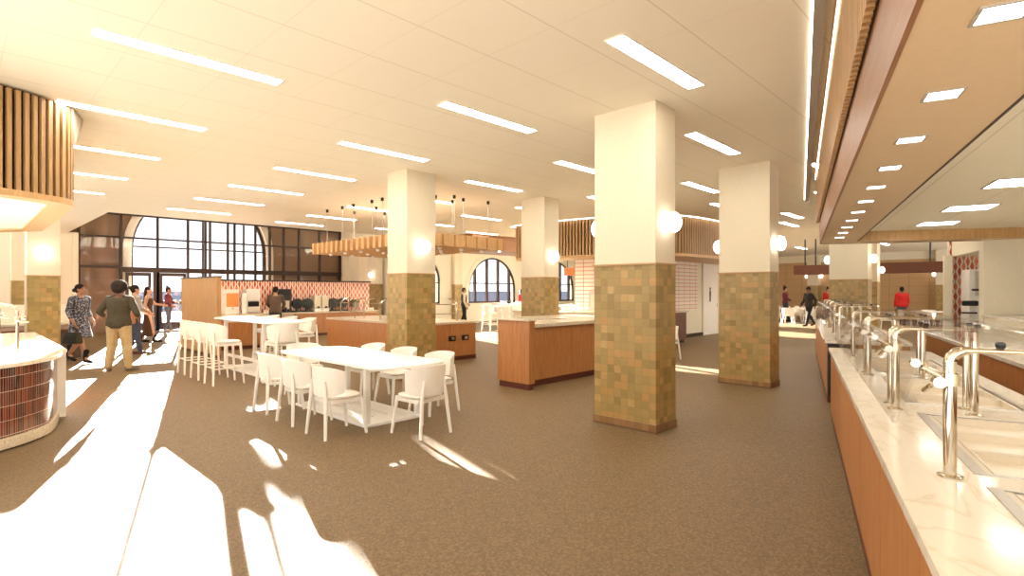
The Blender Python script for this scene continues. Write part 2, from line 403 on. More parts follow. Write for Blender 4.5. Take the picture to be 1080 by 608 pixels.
# far wall, tan tiles with a cream band at the top
structure(MB().box(36.5, 37, -7, 21.2, 0, 3.35), 'wall_far', M['farwall'], 'tan panelled wall at the far end of the hall', 'wall')
structure(MB().box(36.45, 37, -7, 21.2, 3.35, CEIL), 'trim_far_wall', M['plaster'], 'cream band along the top of the far tan wall', 'trim')

# entrance glazing: curtain wall of dark mullions in front of the arch
cw = Thing('window_entrance', 'dark-mullioned glazed screen across the entrance in front of the great arch', 'window', (7.6, 25.75, 0), kind='structure')
m = MB(); Y0, Y1 = 25.7, 25.82
VX = [3.32, 4.62, 5.85, 6.95, 7.62, 7.80, 8.52, 8.80, 9.70, 10.35, 11.0, 11.75, 12.8, 13.9]
for x in VX: m.box(x - .042, x + .042, Y0, Y1, 0, 7.0)
for z in (3.72, 4.62, 5.8): m.box(3.3, 13.95, Y0 + .02, Y1 - .02, z - .035, z + .035)
m.box(4.6, 13.95, Y0 - .02, Y1 + .02, 2.36, 2.56); m.box(3.3, 4.6, Y0 + .01, Y1 - .01, 2.5, 2.6)
m.box(10.3, 13.95, Y0 + .01, Y1 - .01, .9, 1.0); m.box(5.70, 5.92, Y0, Y1, 0, 2.4)
cw.part(m, 'mullion_grid', M['mull'])
pn = MB()
for a, b in zip(VX, VX[1:]): pn.box(a + .06, b - .06, 25.755, 25.765, 2.56, 6.95)
for a, b in zip(VX, VX[1:]):
    if not (4.5 < a < 6.9): pn.box(a + .06, b - .06, 25.755, 25.765, .02, 2.4)
cw.part(pn, 'pane', M['window'])
wf = Thing('window_great_arch', 'bronze frame of the great arch window behind the entrance screen', 'window', (GA, 26.2, 0), kind='structure')
m = MB(); m.prism_y(arc(GA, GS, GR, PI, 0, 28) + arc(GA, GS, GR - .1, 0, PI, 28), 26.15, 26.27)
for sx in (-1, 1): m.box(min(GA + sx * GR, GA + sx * (GR - .1)), max(GA + sx * GR, GA + sx * (GR - .1)), 26.15, 26.27, 0, GS)
for x in (5.95, 7.65, 9.35): m.box(x - .03, x + .03, 26.15, 26.27, 0, GS + math.sqrt(GR ** 2 - (x - GA) ** 2))
for z in (2.48, 3.42): m.box(GA - GR, GA + GR, 26.18, 26.24, z - .03, z + .03)
wf.part(m, 'window_frame', M['mull'])
for i, (a0, a1) in enumerate(((5.85, 6.95), (4.70, 5.70))):
    d = Thing('door_%d' % (i + 1), ['black glazed entrance door behind the person in plum', 'black glazed entrance door left of the one behind the person in plum'][i], 'door', ((a0 + a1) / 2, 25.76, 0), kind='structure')
    m = MB(); m.box(a0 + .07, a0 + .17, 25.73, 25.79, .02, 2.35); m.box(a1 - .17, a1 - .07, 25.73, 25.79, .02, 2.35)
    for z0, z1 in ((.02, .34), (1.08, 1.22), (2.22, 2.35)): m.box(a0 + .17, a1 - .17, 25.73, 25.79, z0, z1)
    d.part(m, 'door_frame', M['mull'])
    d.part(MB().box(a0 + .17, a1 - .17, 25.755, 25.765, .34, 2.22), 'pane', M['window'])
    d.part(MB().tube([(a1 - .22, 25.68, .95), (a1 - .22, 25.66, 1.0), (a1 - .22, 25.66, 1.35), (a1 - .22, 25.68, 1.4)], .012), 'door_handle', M['steel'])
# outside: terrace and sea
structure(MB().box(-30, 15, 26.4, 48, -.25, -.02), 'terrace', M['terrace'], 'pale stone terrace outside the entrance', 'terrace')
structure(MB().box(-2000, 7000, 48.5, 7000, -6.2, -6.0), 'sea', M['sea'], 'blue-grey sea outside the arched windows', 'sea')

# ------------------------------------------------------------------ columns and their globe lights
SC = [0]
def globe(x, y, z, nx, ny, label, r=.118):
    t = Thing('wall_globe_light', label, 'wall light', (x, y, z), group='opal globe lights on the columns')
    a = math.atan2(ny, nx); mt = Matrix.Rotation(a, 4, 'Z')
    t.part(MB().tube([(x + nx * .002, y + ny * .002, z), (x + nx * .035, y + ny * .035, z)], .065, 14), 'wall_plate', M['white'])
    t.part(MB().ball((x + nx * .105, y + ny * .105, z), (.080, r, r), 20, mt), 'opal_globe', M['globe'], 'all')

def column(x0, x1, y0, y1, label, sc, zt=1.92, ztop=CEIL, zs=2.41):
    t = Thing('column', label, 'column', ((x0 + x1) / 2, (y0 + y1) / 2, 0), kind='structure')
    e = .012
    t.part(MB().box(x0 - e, x1 + e, y0 - e, y1 + e, 0, .10, .004), 'base_trim', M['basetile'])
    t.part(MB().box(x0, x1, y0, y1, .10, zt), 'tile_cladding', M['coltile'])
    t.part(MB().box(x0 - .014, x1 + .014, y0 - .014, y1 + .014, zt, zt + .022, .004), 'cap_trim', M['copper'])
    t.part(MB().box(x0 + .004, x1 - .004, y0 + .004, y1 - .004, zt + .022, ztop), 'plaster_shaft', M['column_plaster'])
    cx, cy = (x0 + x1) / 2, (y0 + y1) / 2
    for k, lab in sc.items():
        if k == 'n': globe(cx, y0 + .004, zs, 0, -1, lab)
        if k == 'f': globe(cx, y1 - .004, zs, 0, 1, lab)
        if k == 'w': globe(x0 + .004, cy, zs, -1, 0, lab)
column(5.53, 6.0, 3.09, 3.93, 'nearest and largest tiled column, standing mid-floor', {'n': 'glowing globe on the right face of the nearest column', 'f': 'globe peeking out at the left edge of the nearest column'})
column(9.42, 9.86, 3.17, 4.03, 'tiled column right of the nearest one, by the passage', {'n': 'glowing globe on the right face of the right-hand tiled column', 'f': 'globe showing left of the right-hand tiled column'})
column(5.6, 6.24, 8.0, 8.62, 'tiled column behind the white dining table', {'n': 'glowing globe on the column behind the dining table', 'f': 'globe on the back of the column behind the dining table'})
column(9.4, 9.92, 8.06, 8.78, 'tiled column rising behind the oak gable counter', {'n': 'glowing globe on the column behind the oak gable counter', 'f': 'globe on the back of the column behind the oak gable counter'})
column(1.07, 1.6, 14.75, 15.3, 'tiled column at far left behind the red-tiled counter', {'n': 'glowing globe on the far left column beneath the slatted hood'})
column(1.3, 1.8, 22.9, 23.4, 'distant tiled pilaster left of the far left column', {})
column(13.6, 13.89, 21.75, 22.6, 'tiled pilaster beside the red picket wall', {'w': 'globe on the pilaster above the red picket wall'}, zs=2.35)
column(17.55, 18.05, 20.95, 21.19, 'slim tiled pilaster left of the whole arched window', {}, ztop=CEIL)
column(17.2, 17.7, 3.27, 4.2, 'broad tiled column beyond the serving counter', {'n': 'globe right of the broad column beyond the serving counter', 'f': 'globe left of the broad column beyond the serving counter'}, zs=2.5)
column(22.4, 22.9, 3.98, 4.85, 'tiled column half hidden behind the broad one', {'n': 'globe on the half hidden column behind the broad one'}, zs=2.35)
column(35.9, 36.5, 9.35, 9.95, 'slim far pilaster behind the dark-coated walker', {'n': 'globe right of the slim far pilaster', 'f': 'globe left of the slim far pilaster'}, zs=2.5)
column(35.9, 36.5, 3.2, 3.8, 'far pilaster behind the person in the red jacket', {'n': 'globe right of the far pilaster behind the red jacket', 'f': 'globe left of the far pilaster behind the red jacket'}, zs=2.5)

# ------------------------------------------------------------------ ceiling lights
ROWS = [
 (.83, [5.62, 7.98, 10.3, 12.6, 14.9], 'the row over the red-tiled counter'),
 (3.93, [2.58, 4.9, 7.25, 9.55, 11.8, 14.0, 16.3], 'the row over the dining table'),
 (7.03, [3.40, 5.73, 8.02, 10.35, 12.6, 14.9, 17.0], 'the row just behind the nearest column'),
 (10.12, [2.68, 5.01, 7.32, 9.6, 11.75, 14.0, 16.3], 'the row over the oak gable counter'),
 (13.05, [3.40, 5.73, 12.6, 14.9, 17.2, 19.5], 'the row in front of the pizza station'),
 (15.95, [2.7, 5.01, 11.9, 14.2, 16.5, 18.8], 'the row at the pizza station'),
 (18.1, [5.75, 12.6, 14.9, 17.2], 'the row past the pizza station door'),
 (21.6, [5.0, 7.3, 12.6, 16.0, 19.0], 'the row over the far chairs'),
 (25.0, [5.75, 9.5, 13.0, 17.0], 'the second row from the far wall'),
 (29.0, [5.0, 8.5, 12.0, 16.0], 'the row closest to the far wall')]
proto = None
for A0, Bs, rn in ROWS:
    for i, b in enumerate(Bs):
        lab = 'linear ceiling light, %s from the front in %s' % (ORD[i], rn)
        if proto is None:
            t = Thing('ceiling_light', lab, 'ceiling light', (A0 + .765, b, CEIL), group='recessed linear ceiling lights')
            fr = MB(); x0, x1, w = A0, A0 + 1.53, .085
            fr.box(x0 - .015, x1 + .015, b - w - .015, b - w, CEIL - .012, CEIL - .001); fr.box(x0 - .015, x1 + .015, b + w, b + w + .015, CEIL - .012, CEIL - .001)
            fr.box(x0 - .015, x0, b - w, b + w, CEIL - .012, CEIL - .001); fr.box(x1, x1 + .015, b - w, b + w, CEIL - .012, CEIL - .001)
            t.part(fr, 'trim_frame', M['white']); t.part(MB().box(x0, x1, b - w, b + w, CEIL - .008, CEIL - .001), 'diffuser', M['light'])
            proto = t.e
        else:
            c = copy_tree(proto); c.location = (A0 + .765, b, CEIL); c['label'] = lab

# ------------------------------------------------------------------ chairs, stools, tables
def shell(z0, z1, rx, ry, cy, half, t=.018, n=18, lean=.03):
    inner, outer = [], []
    mb = MB(); rings = []
    for i in range(n + 1):
        u = -1 + 2 * i / n; ph = u * half; prof = []
        zb = z0 + .045 * abs(u) ** 4; zt = z1 - .055 * abs(u) ** 3
        for k in range(6):
            f = k / 5; z = zb + (zt - zb) * f; g = lean * f
            prof.append(((rx + g * .4) * math.sin(ph), cy - (ry + g) * math.cos(ph), z))
        back = [((rx + t + lean * k / 5 * .4) * math.sin(ph), cy - (ry + t + lean * k / 5) * math.cos(ph), zb + (zt - zb) * k / 5) for k in range(5, -1, -1)]
        rings.append(prof + back)
    mb.loft(rings); return mb
def sup(rx, ry, n=28, e=3.2, cx=0, cy=0):
    out = []
    for k in range(n):
        a = 2 * PI * k / n; c, s_ = math.cos(a), math.sin(a)
        out.append((cx + rx * math.copysign(abs(c) ** (2 / e), c), cy + ry * math.copysign(abs(s_) ** (2 / e), s_)))
    return out
def make_seat(name, label, cat, seat, top, leg0, group):
    t = Thing(name, label, cat, (0, 0, 0), group=group)
    t.part(MB().prism(sup(.222, .215, cy=.005), seat - .024, seat, .008), 'seat', M['chair'], True)
    t.part(shell(seat + .005, top, .262, .232, 0, R(76)), 'backrest', M['chair'], True)
    m = MB(); zf = seat - .06
    for y in (-.17, .18): m.box(-.19, .19, y - .015, y + .015, zf - .02, zf + .025, .004)
    for x in (-.185, .185): m.box(x - .015, x + .015, -.17, .18, zf - .02, zf + .025, .004)
    t.part(m, 'seat_frame', M['chair'])
    for sx in (-1, 1):
        t.part(MB().tube([(sx * .185, .185, seat - .03), (sx * .225, .235, .002)], [.023, .017], 10), 'leg', M['chair'], True)
        t.part(MB().tube([(sx * .145, -.235, seat + .17), (sx * .175, -.232, seat - .02), (sx * .225, -.262, .002)], [.015, .023, .017], 10), 'leg', M['chair'], True)
    if leg0:
        m = MB(); z = .27; g = (.232, .185 + .05 * (1 - z / seat), -.232 - .03 * (1 - z / seat)); xx = .185 + .04 * (1 - z / seat)
        m.tube([(-xx, g[1], z), (xx, g[1], z)], .011); m.tube([(-xx, g[2], z + .03), (xx, g[2], z + .03)], .011)
        for sx in (-1, 1): m.tube([(sx * xx, g[1], z + .015), (sx * xx, g[2], z + .015)], .011)
        t.part(m, 'foot_rail', M['chair'], True)
    return t.e
CH = make_seat('dining_chair', '', 'chair', .455, .79, False, 'white chairs around the near dining table')
chairs = [
 (3.12, 7.42, -90, 'white chair on the left side of the dining table, third from the camera'),
 (3.08, 6.57, -90, 'white chair in the middle of the dining table\'s left side'),
 (3.06, 5.72, -90, 'white chair on the left side of the dining table, nearest the camera'),
 (3.73, 5.06, 4, 'white chair at the near end of the dining table, its back to us'),
 (4.50, 5.82, 90, 'white chair on the right side of the dining table, nearest the camera'),
 (4.50, 6.66, 90, 'white chair in the middle of the dining table\'s right side'),
 (4.50, 7.50, 90, 'white chair on the right side of the dining table, beside the tiled column'),
 (3.85, 8.17, 180, 'white chair at the far end of the dining table')]
for i, (x, y, a, lab) in enumerate(chairs):
    c = CH if i == 0 else copy_tree(CH); c.location = (x, y, 0); c.rotation_euler = (0, 0, R(a)); c['label'] = lab
ST = make_seat('bar_stool', '', 'stool', .75, 1.06, True, 'white stools around the bar table')
stools = [
 (3.34, 10.22, -90, 'white bar stool on the left of the bar table, nearest the camera'),
 (3.36, 11.08, -90, 'white bar stool in the middle of the bar table\'s left side'),
 (3.37, 11.95, -90, 'white bar stool on the left of the bar table, farthest from the camera'),
 (4.02, 9.5, 0, 'white bar stool at the near end of the bar table'),
 (5.06, 10.95, 90, 'white bar stool on the right of the bar table, nearest the camera'),
 (5.06, 11.85, 90, 'white bar stool in the middle of the bar table\'s right side'),
 (5.06, 12.75, 90, 'white bar stool on the right of the bar table, farthest from the camera')]
for i, (x, y, a, lab) in enumerate(stools):
    c = ST if i == 0 else copy_tree(ST); c.location = (x, y, 0); c.rotation_euler = (0, 0, R(a)); c['label'] = lab

def rrect(w, l, r, cx, cy, bow=.02, n=8):
    out = []
    for sx, sy, a0 in ((1, 1, 0), (-1, 1, 90), (-1, -1, 180), (1, -1, 270)):
        for k in range(n + 1):
            a = R(a0 + 90 * k / n); out.append((cx + sx * (w / 2 - r) + r * math.cos(a), cy + sy * (l / 2 - r) + r * math.sin(a)))
        if sx * sy > 0: out.append((cx, cy + sy * (l / 2 + bow)))
        else: out.append((cx + sx * (w / 2 + bow), cy))
    return out
def long_table(name, label, cx, cy, w, l, h, bw, bl, foot):
    t = Thing(name, label, 'table', (cx, cy, 0))
    t.part(MB().prism(rrect(w, l, .2, cx, cy), h - .03, h, .007), 'tabletop', M['white'], True)
    b = MB(); x0, x1, y0, y1 = cx - bw / 2, cx + bw / 2, cy - bl / 2, cy + bl / 2; k = .11
    b.box(x0, x0 + k, y0, y1, .001, .035, .008); b.box(x1 - k, x1, y0, y1, .001, .035, .008)
    b.box(x0 + k, x1 - k, y0, y0 + .32, .001, .034); b.box(x0 + k, x1 - k, y1 - .32, y1, .001, .034)
    for j in range(3):
        xx = x0 + k + (bw - 2 * k) * (j + .5) / 3; b.box(xx - .088, xx + .088, y0 + .32, y1 - .32, .001, .034)
    t.part(b, 'base_plate', M['white'])
    for x in (x0 + .055, x1 - .055):
        for y in (y0 + .05, y1 - .05): t.part(MB().box(x - .035, x + .035, y - .028, y + .028, .03, h - .03, .006), 'leg', M['white'])
    m = MB(); m.box(x0 + .03, x1 - .03, y0 + .02, y0 + .08, h - .10, h - .035); m.box(x0 + .03, x1 - .03, y1 - .08, y1 - .02, h - .10, h - .035); m.box(cx - .04, cx + .04, y0 + .08, y1 - .08, h - .09, h - .035)
    t.part(m, 'top_frame', M['white'])
    if foot:
        m = MB(); m.box(x0 + .03, x0 + .08, y0, y1, .26, .31); m.box(x1 - .08, x1 - .03, y0, y1, .26, .31); t.part(m, 'foot_rail', M['white'])
long_table('dining_table', 'long white dining table with rounded corners on a slotted base plate', 3.80, 6.6, 1.0, 2.75, .75, .84, 1.86, False)
long_table('bar_table', 'long white bar-height table ringed by white stools', 4.33, 11.3, .85, 3.0, 1.05, .70, 2.1, True)

# ------------------------------------------------------------------ oak counters in the middle of the floor
def outlet(t, x, y, z, lab, parent=None):
    o = Thing('power_outlet', lab, 'outlet', (x, y, z), group='black outlets in the oak island')
    o.part(MB().box(x - .105, x + .105, y - .012, y, z - .06, z + .06, .004), 'cover_plate', M['black'])
    o.part(MB().box(x - .02, x + .06, y - .022, y - .012, z - .03, z + .03, .004), 'socket', M['steel'])
isl = Thing('island_counter', 'oak island counter with stone top under the hanging trellis', 'counter', (7.95, 11.75, 0))
IX0, IX1, IY0, IY1 = 7.08, 8.86, 9.66, 13.86
isl.part(MB().box(IX0 + .06, IX1 - .06, IY0 + .06, IY1 - .06, 0, .10), 'toe_kick', M['toe'])
isl.part(MB().box(IX0 + .1, IX1 - .1, IY0 + .1, IY1 - .1, .10, .845), 'carcass', M['wood'])
for i in range(4):
    y = IY0 + .02 + (IY1 - IY0 - .04) * i / 4; w = (IY1 - IY0 - .04) / 4
    isl.part(MB().box(IX0 + .02, IX0 + .1, y + .003, y + w - .003, .10, .85), 'front_panel', M['wood'])
for i in range(2):
    w = (IX1 - IX0 - .2) / 2; x = IX0 + .1 + w * i
    isl.part(MB().box(x + .003, x + w - .003, IY0 + .02, IY0 + .1, .10, .85), 'end_panel', M['wood'])
isl.part(MB().box(IX0, IX1, IY0, IY1, .85, .90, .006), 'stone_top', M['granite'])
outlet(isl, 8.02, IY0 + .018, .52, 'black power outlet on the oak island, left of two'); outlet(isl, 8.42, IY0 + .018, .52, 'black power outlet on the oak island, right of two')

cd = Thing('gable_counter', 'tall L-shaped oak counter with gable end and stone top', 'counter', (8.4, 6.4, 0))
cd.part(MB().box(6.5, 6.64, 5.9, 6.62, .10, 1.125), 'gable_panel', M['wood'])
cd.part(MB().prism([(6.52, 5.92), (6.62, 5.92), (6.62, 6.12), (10.3, 6.12), (10.3, 8.02), (8.5, 8.02), (8.5, 6.6), (6.52, 6.6)], 0, .10), 'toe_kick', M['toe'])
cd.part(MB().prism([(6.64, 6.2), (10.28, 6.2), (10.28, 8.0), (8.52, 8.0), (8.52, 6.6), (6.64, 6.6)], .10, 1.0), 'carcass', M['wood'])
for i in range(3):
    w = 3.64 / 3; cd.part(MB().box(6.64 + i * w + .003, 6.64 + (i + 1) * w - .003, 6.08, 6.2, .11, 1.0), 'front_panel', M['wood'])
cd.part(MB().prism([(6.64, 6.03), (10.33, 6.03), (10.33, 8.04), (8.47, 8.04), (8.47, 6.65), (6.64, 6.65)], 1.0, 1.065, .006), 'stone_top', M['granite'])
cd.part(MB().box(6.47, 6.68, 5.87, 6.66, 1.125, 1.15, .004), 'gable_cap', M['granite'])

# sneeze guards and rails that stand on the island
def island_rail(x, y, rz, L, lab):
    t = Thing('counter_rail', lab, 'rail', (x, y, .90), group='guard rails on the oak island')
    cs, sn = math.cos(rz), math.sin(rz); P = lambda u, v, z: (x + u * cs - v * sn, y + u * sn + v * cs, z)
    for u in (-L / 2, L / 2):
        t.part(MB().tube([P(u, 0, .90), P(u, 0, 1.30), P(u, .12, 1.40), P(u, .30, 1.42)], .016, 8), 'post', M['chrome'], True)
    m = MB(); m.tube([P(-L / 2, .02, 1.30), P(L / 2, .02, 1.30)], .012); m.tube([P(-L / 2, 0, 1.08), P(L / 2, 0, 1.08)], .010)
    t.part(m, 'cross_bar', M['chrome'], True)
    g = [P(-L / 2, .03, 1.43), P(L / 2, .03, 1.43), P(L / 2, .36, 1.435), P(-L / 2, .36, 1.435)]
    mb = MB(); mb.prism([(p[0], p[1]) for p in g], 1.436, 1.444); t.part(mb, 'glass_shelf', M['glass'])
island_rail(7.35, 13.2, R(-90), .75, 'chrome guard rail at the left end of the oak island')
island_rail(7.35, 12.0, R(-90), .75, 'chrome guard rail mid-way along the oak island, left of the column')
island_rail(7.35, 10.8, R(-90), .75, 'chrome guard rail hidden behind the column on the oak island')
island_rail(8.05, 9.95, 0, .7, 'chrome guard rail right of the column on the oak island')

# hanging trellis over the island with its cables
tr = Thing('hanging_trellis', 'hanging oak egg-crate trellis over the island counter', 'trellis', (8.0, 11.6, 2.6))
TX0, TX1, TY0, TY1, TZ0, TZ1 = 6.7, 9.3, 9.35, 13.85, 2.60, 2.88
m = MB(); y = TY0
while y < TY1 + .01: m.box(TX0, TX1, y - .045, y + .045, TZ0, TZ1); y += .25
tr.part(m, 'cross_fins', M['wood_light'])
m = MB(); x = TX0 + .12
while x < TX1: m.box(x - .04, x + .04, TY0 - .1, TY1 + .1, TZ0 + .02, TZ1 - .02); x += .33
tr.part(m, 'long_fins', M['wood_light'])
m = MB()
for x in (7.4, 8.6): m.box(x - .03, x + .03, TY0 + .2, TY1 - .2, TZ1 - .05, TZ1 - .025)
tr.part(m, 'added_uplight_strip', M['added_uplight'])  # glowing strips added between the fins to brighten the ceiling
m = MB()
for i in range(4):
    for j in range(6): m.lathe([(.035, 0), (.045, .03), (.045, .06), (.02, .08)], (TX0 + .3 + i * .64, TY0 + .3 + j * .76, TZ0 - .05), 10)
tr.part(m, 'spot_lamp', M['white'])
CAB = [(6.95, 13.55), (6.95, 12.75), (6.95, 12.2), (7.6, 13.3), (6.95, 11.35), (6.95, 10.9), (7.6, 12.2), (7.6, 11.6), (8.3, 12.9), (7.1, 10.2), (7.7, 10.6), (8.3, 11.4), (7.6, 9.75), (7.2, 9.5), (8.3, 10.0), (8.3, 9.6), (7.9, 9.45), (9.0, 9.5)]
for i, (x, y) in enumerate(CAB):
    h = Thing('trellis_cable', 'thin steel cable with black ceiling cup holding the oak trellis', 'cable', (x, y, CEIL), group='cables of the oak trellis')
    h.part(MB().lathe([(.028, -.075), (.034, -.07), (.034, 0)], (x, y, CEIL), 12), 'ceiling_cup', M['blackp'], True)
    h.part(MB().tube([(x, y, CEIL - .07), (x, y, TZ1 + .001)], .006, 6), 'cable', M['steel'])

# ------------------------------------------------------------------ coffee station
pt = Thing('partition', 'tall oak slab partition at the left end of the coffee station', 'partition', (4.5, 15.7, 0))
pt.part(MB().box(4.45, 4.55, 14.2, 17.1, .06, 1.95), 'oak_panel', M['wood_mid']); pt.part(MB().box(4.43, 4.57, 14.18, 17.12, 1.95, 1.98), 'top_cap', M['mull']); pt.part(MB().box(4.46, 4.54, 14.22, 17.08, 0, .06), 'base_rail', M['toe'])
bs = Thing('tile_screen', 'low wall of red and white picket tiles behind the coffee station', 'wall', (8.2, 19.4, 0))
bs.part(MB().box(6.08, 11.7, 19.3, 19.5, 0, 1.95), 'tiled_face', M['redtile']); bs.part(MB().box(6.04, 11.75, 19.27, 19.53, 1.95, 2.0), 'top_cap', M['mull'])
cc = Thing('coffee_counter', 'long oak and stone coffee counter before the picket tiles', 'counter', (8.0, 18.9, 0))
cc.part(MB().box(6.2, 11.6, 18.72, 19.28, 0, .1), 'toe_kick', M['toe'])
for i in range(5): cc.part(MB().box(6.12 + i * 1.1 + .004, 6.12 + (i + 1) * 1.1 - .004, 18.62, 19.28, .1, .82), 'cabinet_front', M['wood'] if i > 1 else M['granite'])
cc.part(MB().box(6.08, 11.68, 18.56, 19.29, .82, .865, .005), 'stone_top', M['granite'])
c2 = Thing('side_counter', 'low oak counter beside the partition, behind the bar table', 'counter', (5.6, 16.4, 0))
c2.part(MB().box(4.72, 6.42, 15.86, 16.95, 0, .1), 'toe_kick', M['toe']); c2.part(MB().box(4.66, 6.48, 15.8, 17.0, .1, .85), 'cabinet', M['wood']); c2.part(MB().box(4.62, 6.52, 15.75, 17.05, .85, .895, .005), 'stone_top', M['granite'])

def wafflemaker(x, y, z, lab):
    t = Thing('waffle_maker', lab, 'waffle maker', (x, y, z), group='round waffle makers on the coffee counter')
    t.part(MB().box(x - .16, x + .16, y - .16, y + .16, z, z + .05, .01), 'base', M['blackp'])
    t.part(MB().tube([(x, y - .06, z + .30), (x, y + .06, z + .30)], .185, 20), 'iron_drum', M['blackp'], True)
    t.part(MB().tube([(x, y - .10, z + .30), (x, y - .10, z + .30 + .001), (x, y - .2, z + .12)], .018, 8), 'handle', M['blackp'], True)
    t.part(MB().box(x - .03, x + .03, y + .02, y + .10, z + .04, z + .2), 'stand', M['blackp'])
for i, x in enumerate((8.58, 8.96, 9.95, 10.33)):
    wafflemaker(x, 18.95, .865, ['round black waffle maker just right of the person at the coffee counter', 'round black waffle maker left of the cereal dispensers', 'round black waffle maker right of the cereal dispensers', 'round black waffle maker nearest the wire basket'][i])
def box_machine(name, lab, cat, x, y, z, w, d, h, mat, extra):
    t = Thing(name, lab, cat, (x, y, z)); t.part(MB().box(x - w / 2, x + w / 2, y - d / 2, y + d / 2, z, z + h, .012), 'body', mat)
    extra(t, x, y - d / 2, z, w, h)
def brew(t, x, y, z, w, h):
    t.part(MB().box(x - w * .4, x + w * .4, y - .02, y, z + h * .28, z + h * .5, .005), 'dispensing_bay', M['blackp'])
    t.part(MB().box(x - w * .4, x + w * .4, y - .05, y, z + .02, z + .05), 'drip_tray', M['steel'])
    for k in range(4): t.part(MB().tube([(x - w * .3 + k * w * .2, y - .03, z + h * .55), (x - w * .3 + k * w * .2, y - .05, z + h * .48)], .018, 8), 'tap', M['steel'])
def cof(t, x, y, z, w, h):
    t.part(MB().box(x - w * .36, x + w * .36, y - .015, y, z + .12, z + h * .5, .005), 'brew_bay', M['steel'])
    t.part(MB().box(x - w * .45, x + w * .45, y - .03, y, z + h * .72, z + h * .95, .008), 'display', M['blackp'])
    t.part(MB().lathe([(.05, 0), (.065, .02), (.06, .14), (.03, .17)], (x, y - .08, z + .02), 14), 'carafe', M['blackp'])
    t.part(MB().box(x - w * .3, x - w * .05, y - .02, y, z + h * .76, z + h * .9), 'label_panel', M['ceramic'])
box_machine('coffee_machine', 'black coffee machine standing right of the person at the counter', 'coffee machine', 8.08, 19.06, .865, .50, .4, .82, M['blackp'], cof)
box_machine('drink_brewer', 'white brewer with dark taps left of the person at the coffee counter', 'brewer', 7.05, 19.06, .865, .44, .38, .82, M['ceramic'], brew)
def cereal(x, lab):
    t = Thing('cereal_dispenser', lab, 'dispenser', (x, 19.0, .865), group='cereal dispensers on the coffee counter')
    t.part(MB().box(x - .14, x + .14, 18.85, 19.15, .865, .98, .01), 'base', M['ceramic']); t.part(MB().box(x - .13, x + .13, 18.88, 19.12, 1.0, 1.42, .01), 'hopper', M['granite']); t.part(MB().box(x - .14, x + .14, 18.87, 19.13, 1.42, 1.45), 'lid', M['steel'])
    t.part(MB().tube([(x, 18.84, 1.02), (x, 18.80, 1.02)], .04, 10), 'turn_knob', M['blackp'])
cereal(9.32, 'left one of two pale cereal dispensers between the waffle makers'); cereal(9.61, 'right one of two pale cereal dispensers between the waffle makers')
def jc(t, x, y, z, w, h):
    t.part(MB().box(x - w * .42, x + w * .42, y - .03, y, z + h * .3, z + h * .85, .01), 'juice_tank', M['orange']); t.part(MB().tube([(x, y - .03, z + h * .25), (x, y - .08, z + h * .2)], .02, 8), 'tap', M['steel'])
box_machine('juice_cooler', 'pale juice cooler with an orange tank beside the oak partition', 'juice cooler', 6.36, 19.02, .865, .44, .45, .80, M['ceramic'], jc)
t = Thing('cup_tower', 'white stacked cup tower between juice cooler and brewer', 'cups', (6.72, 18.75, .865))
t.part(MB().lathe([(.10, 0), (.09, .01), (.09, .66), (.06, .68)], (6.72, 18.75, .865), 14), 'stack', M['ceramic'], True); t.part(MB().lathe([(.13, 0), (.13, .02), (.05, .025)], (6.72, 18.75, .865), 14), 'holder', M['steel'])
t = Thing('wire_basket', 'wire basket of greenery at the right end of the coffee counter', 'basket', (10.85, 18.95, .865))
m = MB(); m.lathe([(.15, .12), (.2, .3), (.19, .3), (.14, .125)], (10.85, 18.95, .865), 14); t.part(m, 'bowl', M['steel']); m = MB(); m.lathe([(.1, 0), (.1, .01), (.02, .02), (.02, .12), (.08, .13)], (10.85, 18.95, .865), 12); t.part(m, 'pedestal', M['steel'])
m = MB()
for i in range(14): m.ball((10.85 + random.uniform(-.13, .13), 18.95 + random.uniform(-.13, .13), 1.16 + random.uniform(0, .09)), (.06, .05, .05), 7)
t.part(m, 'greenery', M['leaf'])
for i in range(7):
    x = 7.35 + i * .11 if i < 4 else 10.9 + i * .1
    t = single(MB().lathe([(.03, 0), (.04, .10), (.036, .10), (.028, .008)], (x, 18.72, .865), 12), 'cup', M['ceramic'], 'small white cup lined up on the front edge of the coffee counter', 'cup', (x, 18.72, .865), group='cups on the coffee counter')

# ------------------------------------------------------------------ left counter with the red tiles and its hood
LC = [(-3.0, 6.55), (-1.9, 6.6), (-1.0, 6.75), (-.3, 6.98), (.33, 7.4), (.62, 7.68), (.83, 8.05), (.97, 8.75)]
def offset_curve(pts, d):
    out = []
    for i, p in enumerate(pts):
        a = pts[max(0, i - 1)]; b = pts[min(len(pts) - 1, i + 1)]; tx, ty = b[0] - a[0], b[1] - a[1]; l = math.hypot(tx, ty)
        out.append((p[0] - ty / l * d, p[1] + tx / l * d))
    return out
def smooth_curve(pts, n=6):
    out = []
    for i in range(len(pts) - 1):
        p0, p1, p2, p3 = pts[max(0, i - 1)], pts[i], pts[i + 1], pts[min(len(pts) - 1, i + 2)]
        for k in range(n):
            u = k / n; f = lambda a, b, c, d: .5 * (2 * b + (c - a) * u + (2 * a - 5 * b + 4 * c - d) * u * u + (3 * b - a - 3 * c + d) * u ** 3)
            out.append((f(p0[0], p1[0], p2[0], p3[0]), f(p0[1], p1[1], p2[1], p3[1])))
    return out + [pts[-1]]
LCs = smooth_curve(LC)
lc = Thing('tiled_counter', 'curved counter faced in dark red finger tiles at left', 'counter', (-.8, 9.8, 0))
inn = offset_curve(LCs, .05)
